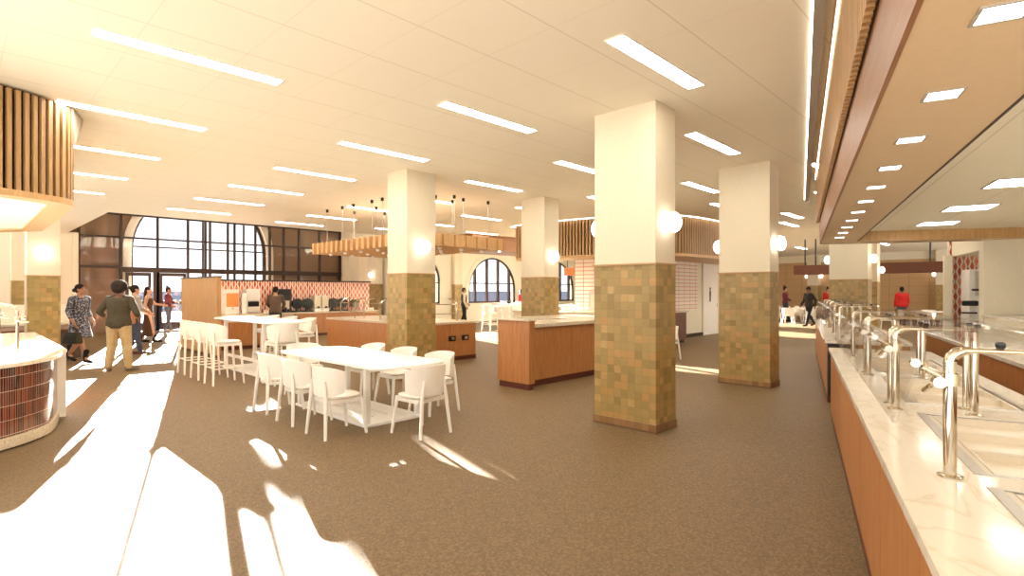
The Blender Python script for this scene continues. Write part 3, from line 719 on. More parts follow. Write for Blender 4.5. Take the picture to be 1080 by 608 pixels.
def ribbon_uv(pts, z0, z1, name, mat, th):
    bm = bmesh.new(); uv = bm.loops.layers.uv.new('UVMap'); L = [0]
    for a, b in zip(pts, pts[1:]): L.append(L[-1] + math.hypot(b[0] - a[0], b[1] - a[1]))
    back = offset_curve(pts, th); V = []
    for p, q in zip(pts, back): V.append([bm.verts.new((p[0], p[1], z0)), bm.verts.new((p[0], p[1], z1)), bm.verts.new((q[0], q[1], z1)), bm.verts.new((q[0], q[1], z0))])
    for i in range(len(pts) - 1):
        for k in range(4):
            f = bm.faces.new((V[i][k], V[i + 1][k], V[i + 1][(k + 1) % 4], V[i][(k + 1) % 4]))
            vv = (z0, z1, z1, z0)
            for lp, (ii, kk) in zip(f.loops, ((i, k), (i + 1, k), (i + 1, (k + 1) % 4), (i, (k + 1) % 4))): lp[uv].uv = (L[ii], vv[kk])
            f.smooth = True
    bm.faces.new(V[0]); bm.faces.new(V[-1][::-1]); bmesh.ops.recalc_face_normals(bm, faces=bm.faces)
    bmesh.ops.translate(bm, verts=bm.verts, vec=-lc.org)
    me = bpy.data.meshes.new(name); bm.to_mesh(me); bm.free(); me.materials.append(mat); me.set_sharp_from_angle(angle=R(40))
    o = bpy.data.objects.new(name, me); C.objects.link(o); o.parent = lc.e; return o
ribbon_uv(inn, .13, .845, 'tile_face', M['kitkat'], .04)
ribbon_uv(offset_curve(LCs, .03), .02, .13, 'plinth', M['granite'], .1)
ribbon_uv(offset_curve(LCs, .06), 0, .022, 'toe_strip', M['rubber'], .1)
lc.part(MB().box(.90, 1.0, 8.72, 8.80, .05, .85), 'end_post', M['white'])
lc.part(MB().box(.94, 1.0, 8.8, 12.8, .05, .85), 'side_panel', M['wood'])
body = offset_curve(LCs, .1); lc.part(MB().prism(body + [(.93, 8.75), (.93, 12.75), (-3, 12.75)], .05, .84), 'carcass', M['white'])
top = offset_curve(LCs, -.02); lc.part(MB().prism([q for q in top] + [(1.02, 8.8), (1.04, 12.85), (-3.02, 12.85)], .845, .885, .004), 'counter_top', M['marble'])
t = Thing('food_case', 'low white display case standing on the red-tiled counter', 'display case', (-.3, 8.9, .885))
t.part(MB().box(-1.6, .42, 8.75, 9.6, .885, 1.10, .01), 'case_body', M['white']); t.part(MB().box(-1.55, .37, 8.8, 9.55, 1.10, 1.115), 'case_lid', M['ceramic'])
t = Thing('plate_dome', 'white domed lid beyond the display case on the red-tiled counter', 'lid', (-.5, 10.6, .885))
t.part(MB().lathe([(.36, 0), (.36, .15), (.30, .27), (.15, .33), (.03, .34)], (-.5, 10.6, .885), 20), 'dome', M['ceramic'], True); t.part(MB().ball((-.5, 10.6, 1.25), .03, 10), 'knob', M['chrome'], True)

def left_guard(x, y, lab):
    t = Thing('sneeze_guard', lab, 'sneeze guard', (x, y, .885), group='sneeze guards on the red-tiled counter')
    m = MB(); m.tube([(x, y, .886), (x, y, 1.38), (x - .03, y + .05, 1.44), (x - .14, y + .15, 1.46), (x - .34, y + .3, 1.46)], .017, 10); t.part(m, 'post', M['chrome'], True)
    t.part(MB().lathe([(.04, 0), (.04, .008), (.018, .012)], (x, y, .886), 14), 'floor_flange', M['chrome'], True)
    m = MB(); m.ball((x, y, 1.28), .035, 10); m.ball((x + .05, y - .03, 1.30), .028, 10); m.tube([(x - .02, y + .01, 1.28), (x + .1, y - .07, 1.24)], .011, 8); t.part(m, 'clamp', M['chrome'], True)
    mb = MB(); mb.prism([(x - 1.5, y - .05), (x - .1, y - .05), (x - .1, y + .45), (x - 1.5, y + .45)], 1.478, 1.486); t.part(mb, 'glass_shelf', M['glass'])
    m = MB()
    for k in range(3): m.ball((x - .16 - k * .5, y + .12, 1.47), .014, 8)
    t.part(m, 'glass_clip', M['blackp'])
left_guard(.55, 8.75, 'chrome post sneeze guard at the near corner of the red-tiled counter')
left_guard(.45, 10.1, 'chrome post sneeze guard farther back on the red-tiled counter')

HP = smooth_curve([(-3.0, 7.05), (-1.6, 7.15), (-.5, 7.38), (.35, 7.72), (.62, 7.85), (.84, 8.0), (.93, 8.09), (.99, 8.22)])
hd = Thing('slatted_hood', 'curved slatted oak hood hanging over the red-tiled counter', 'hood', (-.8, 9.9, 2.6))
def walk(pts, step):
    out = []; acc = 0; nxt = 0
    for a, b in zip(pts, pts[1:]):
        l = math.hypot(b[0] - a[0], b[1] - a[1]); an = math.atan2(b[1] - a[1], b[0] - a[0])
        while nxt <= acc + l:
            u = (nxt - acc) / l; out.append((a[0] + (b[0] - a[0]) * u, a[1] + (b[1] - a[1]) * u, an)); nxt += step
        acc += l
    return out
m = MB()
for x, y, a in walk(HP, .08): m.box(x - .021, x + .021, y - .018, y + .018, 2.68, CEIL - .03, 0, a)
for i in range(46): y = 8.29 + i * .08; m.box(.975, 1.02, y - .021, y + .021, 2.68, CEIL - .03)
hd.part(m, 'slat_screen', M['slat'])
hin = offset_curve(HP, .06)
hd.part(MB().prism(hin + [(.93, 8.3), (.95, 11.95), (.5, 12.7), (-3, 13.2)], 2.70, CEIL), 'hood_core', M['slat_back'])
rim_o = offset_curve(HP, -.02) + [(1.02, 8.25), (1.06, 12.0), (.56, 12.78), (-3, 13.3)]
rim_i = offset_curve(HP, .22) + [(.78, 8.6), (.8, 11.85), (.38, 12.45), (-3, 12.95)]
def ring(po, pi_, z0, z1):
    m = MB(); n = len(po); A_ = [[m.bm.verts.new((p[0], p[1], z)) for p in P_] for P_, z in ((po, z0), (pi_, z0), (pi_, z1), (po, z1))]
    for k in range(4):
        a, b = A_[k], A_[(k + 1) % 4]
        for i in range(n - 1): m.bm.faces.new((a[i], a[i + 1], b[i + 1], b[i]))
    m.bm.faces.new([A_[k][0] for k in range(4)]); m.bm.faces.new([A_[k][-1] for k in range(3, -1, -1)]); return m
hd.part(ring(rim_o, rim_i, 2.62, 2.69), 'wood_rim', M['wood_light'])
hd.part(MB().prism(rim_i, 2.64, 2.69), 'soffit_panel', M['white'])
m = MB()
for i in range(5): m.box(-1.5, .3, 8.9 + i * .75, 9.0 + i * .75, 2.634, 2.64)
hd.part(m, 'soffit_light', M['down'])
fin = single(MB().loft([[(.97, 8.16, CEIL - .001), (1.13, 8.66, CEIL - .001), (.99, 8.2, CEIL - .44)], [(1.0, 8.15, CEIL - .001), (1.16, 8.65, CEIL - .001), (1.02, 8.19, CEIL - .44)]]), 'cove_fin', M['frame_grey'], 'grey angled fin at the top corner of the left slatted hood', 'fin', (1.0, 8.3, CEIL - .45))
# dark planter and cream ledge behind the woman in the floral dress
t = Thing('planter_bench', 'dark low planter bench with cream back behind the person in floral dress', 'bench', (1.5, 18, 0))
DB = plain('dark_brown_laminate', (.095, .060, .036, 1), .5)
t.part(MB().box(.75, 2.2, 16.7, 19.1, 0, .66, .015), 'planter_box', DB); t.part(MB().box(.72, 2.23, 16.67, 19.13, .66, .71, .01), 'cap_board', M['beam']); t.part(MB().box(.75, 2.35, 19.15, 19.4, 0, 1.25, .02), 'back_panel', M['plaster'])
t.part(MB().box(.8, 2.15, 18.6, 19.1, .712, .80, .03), 'seat_cushion', M['plaster'])

# ------------------------------------------------------------------ serving line on the right (frame: x along the line, y = -distance to the right)
def sbox(m, s0, s1, q0, q1, z0, z1, b=0): return m.box(s0, s1, -q1, -q0, z0, z1, b)
def serve_counter(lab, s0, s1, wells, n, name):
    t = Thing(name, lab, 'serving counter', ((s0 + s1) / 2, -.85, 0), SROT)
    t.part(sbox(MB(), s0 + .002, s1 - .002, .342, 1.3, 0, .098), 'toe_kick', M['toe'])
    t.part(sbox(MB(), s0 + .03, s1 - .03, .36, 1.32, .10, .80), 'carcass', M['wood'])
    w = (s1 - s0) / n
    for i in range(n): t.part(sbox(MB(), s0 + i * w + .004, s0 + (i + 1) * w - .004, .335, .365, .10, .855), 'front_panel', M['wood'])
    t.part(sbox(MB(), s0 - .01, s0 + .03, .345, .72, .099, .855), 'dark_end_panel', M['black']); t.part(sbox(MB(), s0, s0 + .03, .72, 1.32, .099, .855), 'oak_end_panel', M['wood'])
    # worktop with openings for the wells
    tp = MB(); sbox(tp, s0 - .01, s1, .31, .63, .86, .90); sbox(tp, s0 - .01, s1, 1.20, 1.35, .86, .90)
    cur = s0 - .01
    for a, b in wells: sbox(tp, cur, a, .63, 1.20, .86, .90); cur = b
    sbox(tp, cur, s1, .63, 1.20, .86, .90)
    t.part(tp, 'marble_worktop', M['marble'])
    for a, b in wells:
        f = MB(); k = .013
        sbox(f, a - .01, b + .01, .60, .63 + k, .90, .904); sbox(f, a - .01, b + .01, 1.20 - k, 1.22, .90, .904); sbox(f, a - .01, a + k, .63 + k, 1.20 - k, .90, .904); sbox(f, b - k, b + .01, .63 + k, 1.20 - k, .90, .904)
        e = .006
        w_ = t.part(f, 'well_rim', M['steel'])
        np_ = max(1, round((b - a) / .42)); pw = (b - a - .04) / np_
        for j in range(np_):
            x0 = a + .02 + j * pw + .018; x1 = a + .02 + (j + 1) * pw - .018
            p_ = MB(); q0, q1 = .685, 1.16
            sbox(p_, x0, x1, q0, q1, .855, .862); sbox(p_, x0 - .014, x0, q0 - .014, q1 + .014, .855, .899); sbox(p_, x1, x1 + .014, q0 - .014, q1 + .014, .855, .899); sbox(p_, x0, x1, q0 - .014, q0, .855, .899); sbox(p_, x0, x1, q1, q1 + .014, .855, .899)
            t.sub(w_, p_, 'food_pan', M['pan'])
        bt = MB(); sbox(bt, a, b, .63, 1.20, .845, .853); sbox(bt, a, b, .63, .668, .853, .899); t.sub(w_, bt, 'well_deck', M['pan'])
    return t
W1 = [(1.1, 2.56), (2.74, 3.92), (4.28, 5.46), (5.80, 6.98)]
serve_counter('long marble-topped oak serving counter running beside the camera', .2, 7.97, W1, 8, 'serving_counter')
serve_counter('farther marble-topped oak serving counter beyond the gap', 9.1, 15.8, [(9.5, 10.6), (11.0, 12.1), (12.5, 13.6), (14.0, 15.1)], 6, 'serving_counter')
t = Thing('gap_gate', 'dark low gate panel in the gap between the serving counters', 'gate', (8.5, -1.1, 0), SROT)
t.part(sbox(MB(), 8.0, 9.08, .98, 1.05, .15, .80), 'gate_panel', M['wood']); t.part(sbox(MB(), 8.0, 9.08, .975, 1.055, .80, .84), 'gate_rail', M['black'])

def guard(s, lab, grp, span):
    """one sneeze guard bay: two chrome goosenecks, tilted front glass, top glass shelf"""
    t = Thing('sneeze_guard', lab, 'sneeze guard', (s, -.51, .90), SROT, grp)
    e = s + span
    for x in (s, e):
        for q, back in ((.51, 0), (.885, 1)):
            pts = [(x, -q, .904), (x, -q, 1.345), (x, -(q + .006), 1.365), (x, -(q + .022), 1.382), (x, -(q + .045), 1.39), (x, -(q + .075), 1.392), (x, -.885, 1.392)] if not back else [(x, -q, .904), (x, -q, 1.38)]
            p = t.part(MB().tube(pts, [.022] * 4 + [.017, .011, .008] if not back else .020, 12), 'post', M['chrome'], True)
            t.sub(p, MB().lathe([(.042, 0), (.042, .006), (.022, .012)], (x, -q, .9005), 16), 'base_flange', M['chrome'], True)
        m = MB()
        m.tube([(x, -.51, 1.255), (x, -.51, 1.30)], .031, 12); m.tube([(x - .028, -.475, 1.265), (x + .028, -.475, 1.265)], .022, 12)
        m.tube([(x, -.50, 1.275), (x, -.43, 1.315)], .014, 10); m.ball((x, -.43, 1.315), (.016, .016, .016), 10); m.tube([(x - .02, -.445, 1.25), (x + .012, -.43, 1.225)], .010, 8)
        m.tube([(x - .018, -.40, 1.335), (x + .018, -.40, 1.335)], .017, 10)
        t.part(m, 'clamp', M['chrome'], True)
    g = MB(); a = Vector((0, -.33, 1.09)); b = Vector((0, -.425, 1.375)); nrm = Vector((0, .006, .002))
    c8 = [(s - .02, a - nrm), (e + .02, a - nrm), (e + .02, b - nrm), (s - .02, b - nrm), (s - .02, a + nrm), (e + .02, a + nrm), (e + .02, b + nrm), (s - .02, b + nrm)]
    vs = [g.bm.verts.new((x, v.y, v.z)) for x, v in c8]
    for f in ((0, 3, 2, 1), (4, 5, 6, 7), (0, 1, 5, 4), (1, 2, 6, 5), (2, 3, 7, 6), (3, 0, 4, 7)): g.bm.faces.new([vs[i] for i in f])
    t.part(g, 'front_glass', M['glass'])
    t.part(sbox(MB(), s - .02, e + .02, .56, 1.02, 1.418, 1.426), 'glass_shelf', M['glass'])
    rail = t.part(MB().tube([(s - .02, -.98, 1.40), (e + .02, -.98, 1.40)], .012, 8), 'back_rail', M['chrome'], True)
    for x in (s, e):
        for q in (.66, .90): t.part(MB().lathe([(.013, -.008), (.016, 0), (.016, .012), (.010, .016)], (x, -q, 1.412), 12), 'glass_clip', M['blackp'], True)
GL = 'sneeze guards over the serving wells'
for i, (s, sp) in enumerate(((2.65, 1.37), (4.19, 1.33), (5.68, 1.35))):
    guard(s, ['chrome sneeze guard bay closest to the camera on the near serving counter', 'middle chrome sneeze guard bay on the near serving counter', 'chrome sneeze guard bay by the far end of the near serving counter'][i], GL, sp)
for i, s in enumerate((9.35, 10.9, 12.45, 14.0)):
    guard(s, ['chrome sneeze guard bay on the far counter, nearest the gap', 'second chrome sneeze guard bay from the gap on the far counter', 'third chrome sneeze guard bay from the gap on the far counter', 'last chrome sneeze guard bay at the far end of the far counter'][i], GL, 1.38)

# back counter behind the servers
t = Thing('back_counter', 'oak back counter with pale top behind the servers\' aisle', 'counter', (6, -2.6, 0), SROT)
t.part(sbox(MB(), .5, 12.2, 2.05, 2.75, 0, .1), 'toe_kick', M['toe'])
for i in range(9): t.part(sbox(MB(), .5 + i * 1.3 + .004, .5 + (i + 1) * 1.3 - .004, 1.98, 2.78, .1, .85), 'cabinet_front', M['wood'])
t.part(sbox(MB(), .45, 12.25, 1.93, 2.8, .85, .90, .005), 'counter_top', M['marble'])
t = Thing('pass_shelf', 'pale raised pass shelf against the cream wall at right', 'shelf', (8, -3.3, 0), SROT)
t.part(sbox(MB(), 3, 12.35, 2.86, 3.6, 0, 1.15), 'shelf_body', M['plaster']); t.part(sbox(MB(), 2.98, 12.38, 2.82, 3.62, 1.15, 1.2, .005), 'shelf_top', M['marble'])
# cream wall under the far edge of the soffit, kitchen alcove beyond it
structure(sbox(MB(), 12.42, 12.7, 2.86, 6.5, 0, 2.6), 'wall_servery_end', M['plaster'], 'smooth cream wall at the far right end of the serving line', 'wall', SROT)
km = MB(); sbox(km, 18.0, 18.3, 3.45, 8, 0, CEIL); structure(km, 'wall_kitchen_tiled', M['redtile_s'], 'red and white picket-tiled wall of the kitchen alcove', 'wall', SROT)
km = MB(); sbox(km, 17.9, 18.02, 3.32, 3.5, 0, 2.55); structure(km, 'trim_kitchen_jamb', M['plaster'], 'cream jamb left of the kitchen alcove', 'trim', SROT)
km = MB(); sbox(km, 12.7, 18.3, 3.5, 8, 2.52, CEIL); structure(km, 'ceiling_kitchen', M['plaster'], 'lowered cream ceiling of the kitchen alcove', 'ceiling', SROT)
km = MB(); sbox(km, 12.7, 18.3, 7.7, 8, 0, 2.52); structure(km, 'wall_kitchen_back', M['plaster'], 'cream back wall of the kitchen alcove', 'wall', SROT)
t = Thing('alcove_counter', 'pale counter along the mouth of the kitchen alcove', 'counter', (15.5, -3.8, 0), SROT)
t.part(sbox(MB(), 12.75, 16.8, 3.5, 4.1, 0, .86), 'counter_body', M['plaster']); t.part(sbox(MB(), 12.72, 16.85, 3.45, 4.15, .86, .90, .005), 'counter_top', M['marble'])
t = Thing('pizza_oven', 'white oven with black handles in the kitchen alcove', 'oven', (17.4, -4.2, 0), SROT)
t.part(sbox(MB(), 17.1, 17.85, 3.66, 4.7, 0, 2.15, .02), 'oven_body', M['ceramic']); t.part(sbox(MB(), 17.07, 17.1, 3.78, 4.65, 1.5, 2.1), 'upper_door', M['steel']); t.part(sbox(MB(), 17.07, 17.1, 3.78, 4.65, .4, 1.4), 'lower_door', M['ceramic'])
t.part(sbox(MB(), 17.0, 17.07, 3.7, 4.6, 1.62, 1.67, .01), 'door_handle', M['blackp']); t.part(sbox(MB(), 16.95, 17.07, 3.5, 3.82, 1.25, 1.38, .03), 'oven_vent', M['blackp']); t.part(sbox(MB(), 16.98, 17.07, 3.5, 3.8, 1.06, 1.10, .01), 'oven_vent', M['blackp'])

structure(sbox(MB(), -3, 12.42, 4.3, 4.5, 0, CEIL), 'wall_right', M['plaster'], 'cream wall behind the servers\' side of the line', 'wall', SROT)
# soffit over the serving line
so = Thing('soffit', 'dropped soffit with oak edge band above the serving line', 'soffit', (5.5, -1.7, 2.5), SROT)
SE = lambda q: 12.04 + (q - .25) * .19
Z0, Z1 = 2.52, 2.93
pl = lambda pts: [(s, -q) for s, q in pts]
m = MB(); m.prism(pl([(-2, .315), (11.85, .315), (11.98, .325), (12.04, .36), (12.02, .37), (11.95, .345), (11.7, .335), (-2, .335)]), Z0 - .005, Z1); so.part(m, 'oak_band', M['wood_h'])
m = MB(); m.prism(pl([(12.06, .37), (SE(4.2), 4.2), (SE(4.2) - .03, 4.2), (12.03, .37)]), Z0 - .005, Z1); so.part(m, 'end_band', M['wood_h'])
m = MB(); m.prism(pl([(-2, .335), (11.7, .335), (11.95, .345), (12.0, .37), (SE(.9) - .03, .9), (-2, .9)]), Z0, Z0 + .06); m.prism(pl([(11.70, .9), (SE(.9) - .035, .9), (SE(4.2) - .035, 4.2), (SE(4.2) - .42, 4.2)]), Z0, Z0 + .06); so.part(m, 'soffit_panel', M['soffit'])
m = MB(); m.prism(pl([(-2, .9), (11.70, .9), (11.70, .915), (-2, .915)]), Z0 - .004, 2.70); so.part(m, 'recess_edge', M['mull'])
m = MB(); m.prism(pl([(11.68, .915), (SE(4.2) - .44, 4.2), (SE(4.2) - .40, 4.2), (11.72, .915)]), Z0 + .002, 2.70); so.part(m, 'recess_fascia', M['wood_light'])
m = MB(); m.prism(pl([(-2, .915), (12.0, .915), (12.5, 4.2), (-2, 4.2)]), 2.70, 2.76); so.part(m, 'recess_ceiling', M['ceiling'])
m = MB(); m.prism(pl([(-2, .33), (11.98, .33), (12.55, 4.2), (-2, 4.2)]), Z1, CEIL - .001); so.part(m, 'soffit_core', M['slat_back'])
m = MB(); s = -1.9
while s < 11.95: sbox(m, s - .02, s + .02, .262, .300, Z1 - .01, CEIL - .06); s += .08
for j in range(50): q = .32 + j * .052; m.box(SE(q) + .0, SE(q) + .05, -q - .014, -q + .014, Z1 + .002, CEIL - .06)
so.part(m, 'slat_screen', M['slat'])
for i in range(12):
    s = 1.45 + i * .835
    d = Thing('downlight', 'small square downlight in the soffit above the serving counter, %s from the camera' % ORD[i], 'downlight', (s, -.575, Z0), SROT, 'square downlights along the soffit')
    fr = MB(); k, w = .062, .012
    sbox(fr, s - k - w, s + k + w, .575 - k - w, .575 - k, Z0 - .006, Z0 - .0005); sbox(fr, s - k - w, s + k + w, .575 + k, .575 + k + w, Z0 - .006, Z0 - .0005); sbox(fr, s - k - w, s - k, .575 - k, .575 + k, Z0 - .006, Z0 - .0005); sbox(fr, s + k, s + k + w, .575 - k, .575 + k, Z0 - .006, Z0 - .0005)
    d.part(fr, 'trim_ring', M['frame_grey']); d.part(sbox(MB(), s - k, s + k, .575 - k, .575 + k, Z0 - .004, Z0 - .0005), 'lens', M['down'])
for i, s in enumerate((3.4, 5.25, 7.1, 9.0, 10.85)):
    d = Thing('troffer_light', 'rectangular ceiling light in the soffit recess, %s from the camera' % ORD[i], 'ceiling light', (s, -1.92, 2.70), SROT, 'rectangular lights in the soffit recess')
    fr = MB(); sbox(fr, s - .27, s + .27, 1.67, 1.69, 2.692, 2.6995); sbox(fr, s - .27, s + .27, 2.17, 2.19, 2.692, 2.6995); sbox(fr, s - .27, s - .25, 1.69, 2.17, 2.692, 2.6995); sbox(fr, s + .25, s + .27, 1.69, 2.17, 2.692, 2.6995)
    d.part(fr, 'trim_ring', M['frame_grey']); d.part(sbox(MB(), s - .25, s + .25, 1.69, 2.17, 2.694, 2.6995), 'diffuser', M['down'])
# linear slot beside the soffit
t = Thing('linear_diffuser', 'long grey linear diffuser in the ceiling beside the soffit slats', 'diffuser', (7, -.13, CEIL), SROT)
t.part(sbox(MB(), -2, 14.67, .085, .17, CEIL - .035, CEIL - .001), 'channel', M['frame_grey']); t.part(sbox(MB(), -2, 14.6, .081, .085, CEIL - .012, CEIL - .001), 'light_strip', M['down'])
t.part(sbox(MB(), 14.67, 14.7, .06, .18, CEIL - .05, CEIL - .001), 'end_cap', M['white'])
t = Thing('cove_light', 'glowing cove strip washing the top of the soffit slats', 'cove light', (5, -.23, CEIL), SROT)
t.part(sbox(MB(), -2, 12.0, .236, .25, CEIL - .012, CEIL - .001), 'strip', M['cove']); t.part(sbox(MB(), -2, 12.0, .222, .236, CEIL - .035, CEIL - .001), 'strip_holder', M['wood_light'])

# ------------------------------------------------------------------ pizza station
structure(MB().box(14.1, 21.2, 8.75, 10.75, 0, CEIL), 'wall_pizza_station', M['plaster'], 'cream core wall of the pizza station', 'wall')
structure(MB().box(14.06, 14.1, 8.9, 10.75, .95, 2.66), 'trim_white_tiles_left', M['whitetile_a'], 'white tiles with orange joints facing the dining tables', 'tiles')
structure(MB().box(14.3, 18.55, 8.71, 8.75, .95, 2.66), 'trim_white_tiles_right', M['whitetile_b'], 'white tiles with orange joints left of the lavatory door', 'tiles')
structure(MB().box(14.1, 19.0, 8.70, 8.74, 0, .12), 'baseboard_pizza_station', M['mull'], 'dark baseboard left of the lavatory door', 'baseboard')
d = Thing('door_3', 'white lavatory door with a small black pictogram', 'door', (19.65, 8.74, 0), kind='structure')
d.part(MB().box(19.05, 20.3, 8.72, 8.749, 0, 2.6), 'door_leaf', M['white']); fr = MB(); fr.box(18.98, 19.05, 8.70, 8.749, 0, 2.66); fr.box(20.3, 20.37, 8.70, 8.749, 0, 2.66); fr.box(19.05, 20.3, 8.70, 8.749, 2.6, 2.66); d.part(fr, 'door_frame', M['plaster'])
pg = MB(); pg.tube([(19.62, 8.719, 1.70), (19.62, 8.715, 1.70)], .055, 14); pg.box(19.56, 19.68, 8.715, 8.72, 1.42, 1.63); pg.box(19.565, 19.61, 8.715, 8.72, 1.22, 1.42); pg.box(19.63, 19.675, 8.715, 8.72, 1.22, 1.42); d.part(pg, 'pictogram', M['blackp'])
d.part(MB().tube([(20.2, 8.70, 1.0), (20.2, 8.70, 1.15)], .015, 8), 'door_handle', M['steel'])
HPz = smooth_curve([(13.05, 12.4), (13.08, 10.7), (13.3, 9.3), (13.75, 8.1), (14.5, 7.42), (15.6, 7.2), (17.4, 7.15), (20.6, 7.15)])
ph = Thing('slatted_hood', 'slatted oak hood wrapping the pizza station', 'hood', (15.5, 8.2, 2.65))
m = MB()
for x, y, a in walk(HPz, .11): m.box(x - .03, x + .03, y - .03, y + .03, 2.70, CEIL - .03, 0, a)
ph.part(m, 'slat_screen', M['slat'])
hz = offset_curve(HPz, .07); hz = hz + [(20.6, 8.70), (14.05, 8.70), (14.05, 10.8), (13.6, 12.4)]
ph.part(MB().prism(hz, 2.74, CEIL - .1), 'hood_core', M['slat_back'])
hz2 = offset_curve(HPz, -.03) + [(20.65, 8.69), (14.04, 8.69), (14.04, 10.85), (13.6, 12.45)]
ph.part(MB().prism(hz2, 2.62, 2.70), 'wood_rim', M['wood_light'])
st_ = offset_curve(HPz, -.12); st2_ = offset_curve(HPz, -.09)
ph.part(ring(st_, st2_, CEIL - .02, CEIL - .001), 'cove_strip', M['cove'])
pc = Thing('pizza_counter', 'white-fronted pizza counter with stone top wrapping the station corner', 'counter', (13.0, 9.9, 0))
pc.part(MB().box(12.5, 13.3, 8.9, 12.0, 0, .95), 'counter_body', M['plaster']); pc.part(MB().box(12.45, 13.35, 8.85, 12.05, .95, 1.0, .005), 'stone_top', M['granite'])
t = Thing('dark_cabinet', 'dark cabinet at the foot of the white tiles by the door', 'cabinet', (15.2, 8.2, 0))
t.part(MB().box(14.2, 16.15, 7.95, 8.69, .08, .95), 'cabinet_body', M['beam']); t.part(MB().box(14.15, 16.2, 7.9, 8.69, .95, .99), 'cabinet_top', M['granite']); t.part(MB().box(14.25, 16.1, 8.0, 8.69, 0, .08), 'toe_kick', M['black'])
t = Thing('oven_window', 'steel pizza oven front set in the white tiles', 'oven', (14.0, 9.4, 1.0))
t.part(MB().box(13.75, 14.05, 9.1, 10.0, .99, 1.62, .02), 'oven_body', M['steel']); t.part(MB().box(13.72, 13.75, 9.2, 9.9, 1.1, 1.5, .01), 'oven_door', M['pan'])
c = Thing('hanging_sign', 'small rust-coloured box hanging before the right-hand arched window', 'sign', (17.5, 13.6, 2.24))
c.part(MB().box(17.4, 17.65, 13.3, 13.88, 2.24, 2.55, .02), 'sign_box', M['rust'])
m = MB(); m.tube([(17.52, 13.4, 2.54), (17.52, 13.4, CEIL)], .012, 6); m.tube([(17.52, 13.78, 2.54), (17.52, 13.78, CEIL)], .012, 6); c.part(m, 'hanger_rod', M['black'])
# wood bulkhead before the arcade
t = Thing('bulkhead', 'brown oak bulkhead under the ceiling beyond the trellis', 'bulkhead', (16.0, 15.8, 3.2))
t.part(MB().box(13.6, 18.6, 15.2, 17.4, 3.22, CEIL - .001), 'oak_casing', M['wood_h'])
m = MB()
for i in range(4): m.lathe([(.05, 0), (.05, .02)], (14.2 + i * 1.2, 15.6, 3.198), 12)
t.part(m, 'spot_lamp', M['down'])

# ------------------------------------------------------------------ far dining area
BM = Thing('hanging_beam', 'long dark mahogany beam hung on black rods before the far wall', 'beam', (25, 4.9, 2.3))
BM.part(MB().box(24.8, 25.2, 2.3, 7.4, 2.29, 2.69, .02), 'beam_body', M['beam'])
m = MB()
for y in (7.0, 6.6, 5.9, 2.8): m.tube([(25, y, 2.68), (25, y, CEIL)], .028, 6)
BM.part(m, 'hanger_rod', M['black'])
far_tables = [
 (15.6, 15.6, 1.02, 'pale bar-height table beyond the island counter'), (18.3, 17.9, 1.02, 'pale bar-height table before the whole arched window'),
 (17.2, 14.2, 1.02, 'pale bar-height table behind the oak gable counter'), (20.6, 18.6, 1.02, 'pale table at the foot of the whole arched window'),
 (22.6, 16.2, .75, 'pale low table beyond the middle column'),
 (29.5, 8.8, .75, 'pale far table behind the dark-coated walker'), (32.4, 8.6, .75, 'pale table at the foot of the slim far pilaster'), (31.6, 10.6, .75, 'pale far table at the passage left edge'),
 (29.0, 3.4, .75, 'pale far table in front of the person in red jacket'), (27.0, 5.2, .75, 'pale far table beyond the serving line end'), (32.0, 1.2, .75, 'pale far table right of the far pilaster')]
FT = None
for i, (x, y, h, lab) in enumerate(far_tables):
    t = Thing('cafe_table', lab, 'table', (x, y, 0), group='tables in the far seating')
    t.part(MB().prism(sup(.62, .62, 20, 5, x, y), h - .035, h), 'tabletop', M['white'])
    t.part(MB().lathe([(.05, .02), (.04, h - .04)], (x, y, 0), 10), 'pedestal', M['white']); t.part(MB().lathe([(.30, 0.001), (.30, .015), (.06, .03)], (x, y, 0), 18), 'base_plate', M['white'])
    src = ST if h > .9 else CH
    for k, (dx, dy, a, side) in enumerate(((-.72, 0, -90, 'left'), (0, -.72, 0, 'near'), (.72, 0, 90, 'right'), (0, .72, 180, 'far'))):
        c = copy_tree(src); c.location = (x + dx, y + dy, 0); c.rotation_euler = (0, 0, R(a + random.uniform(-8, 8)))
        c['label'] = 'white %s, %s side of the %s' % ('stool' if h > .9 else 'chair', side, lab.replace('pale ', '').replace('bar-height ', 'bar ')); c['group'] = 'seats of the far tables'
c = copy_tree(CH); c.location = (11.75, 6.3, 0); c.rotation_euler = (0, 0, R(80)); c['label'] = 'lone white chair between the two tiled columns by the dark cabinet'; c['group'] = 'seats of the far tables'
for i, (x, y) in enumerate(((18.15, 17.75), (18.55, 18.1), (18.2, 18.15))):
    t = single(MB().lathe([(.05, 0), (.14, .07), (.16, .11), (.145, .11), (.05, .02)], (x, y, 1.02), 14), 'bowl', M['ceramic'] if i else M['blackp'],
               ['black bowl on the table before the whole arched window', 'white bowl nearer the window on the same far table', 'white bowl nearest the island on that far table'][i], 'bowl', (x, y, 1.02))

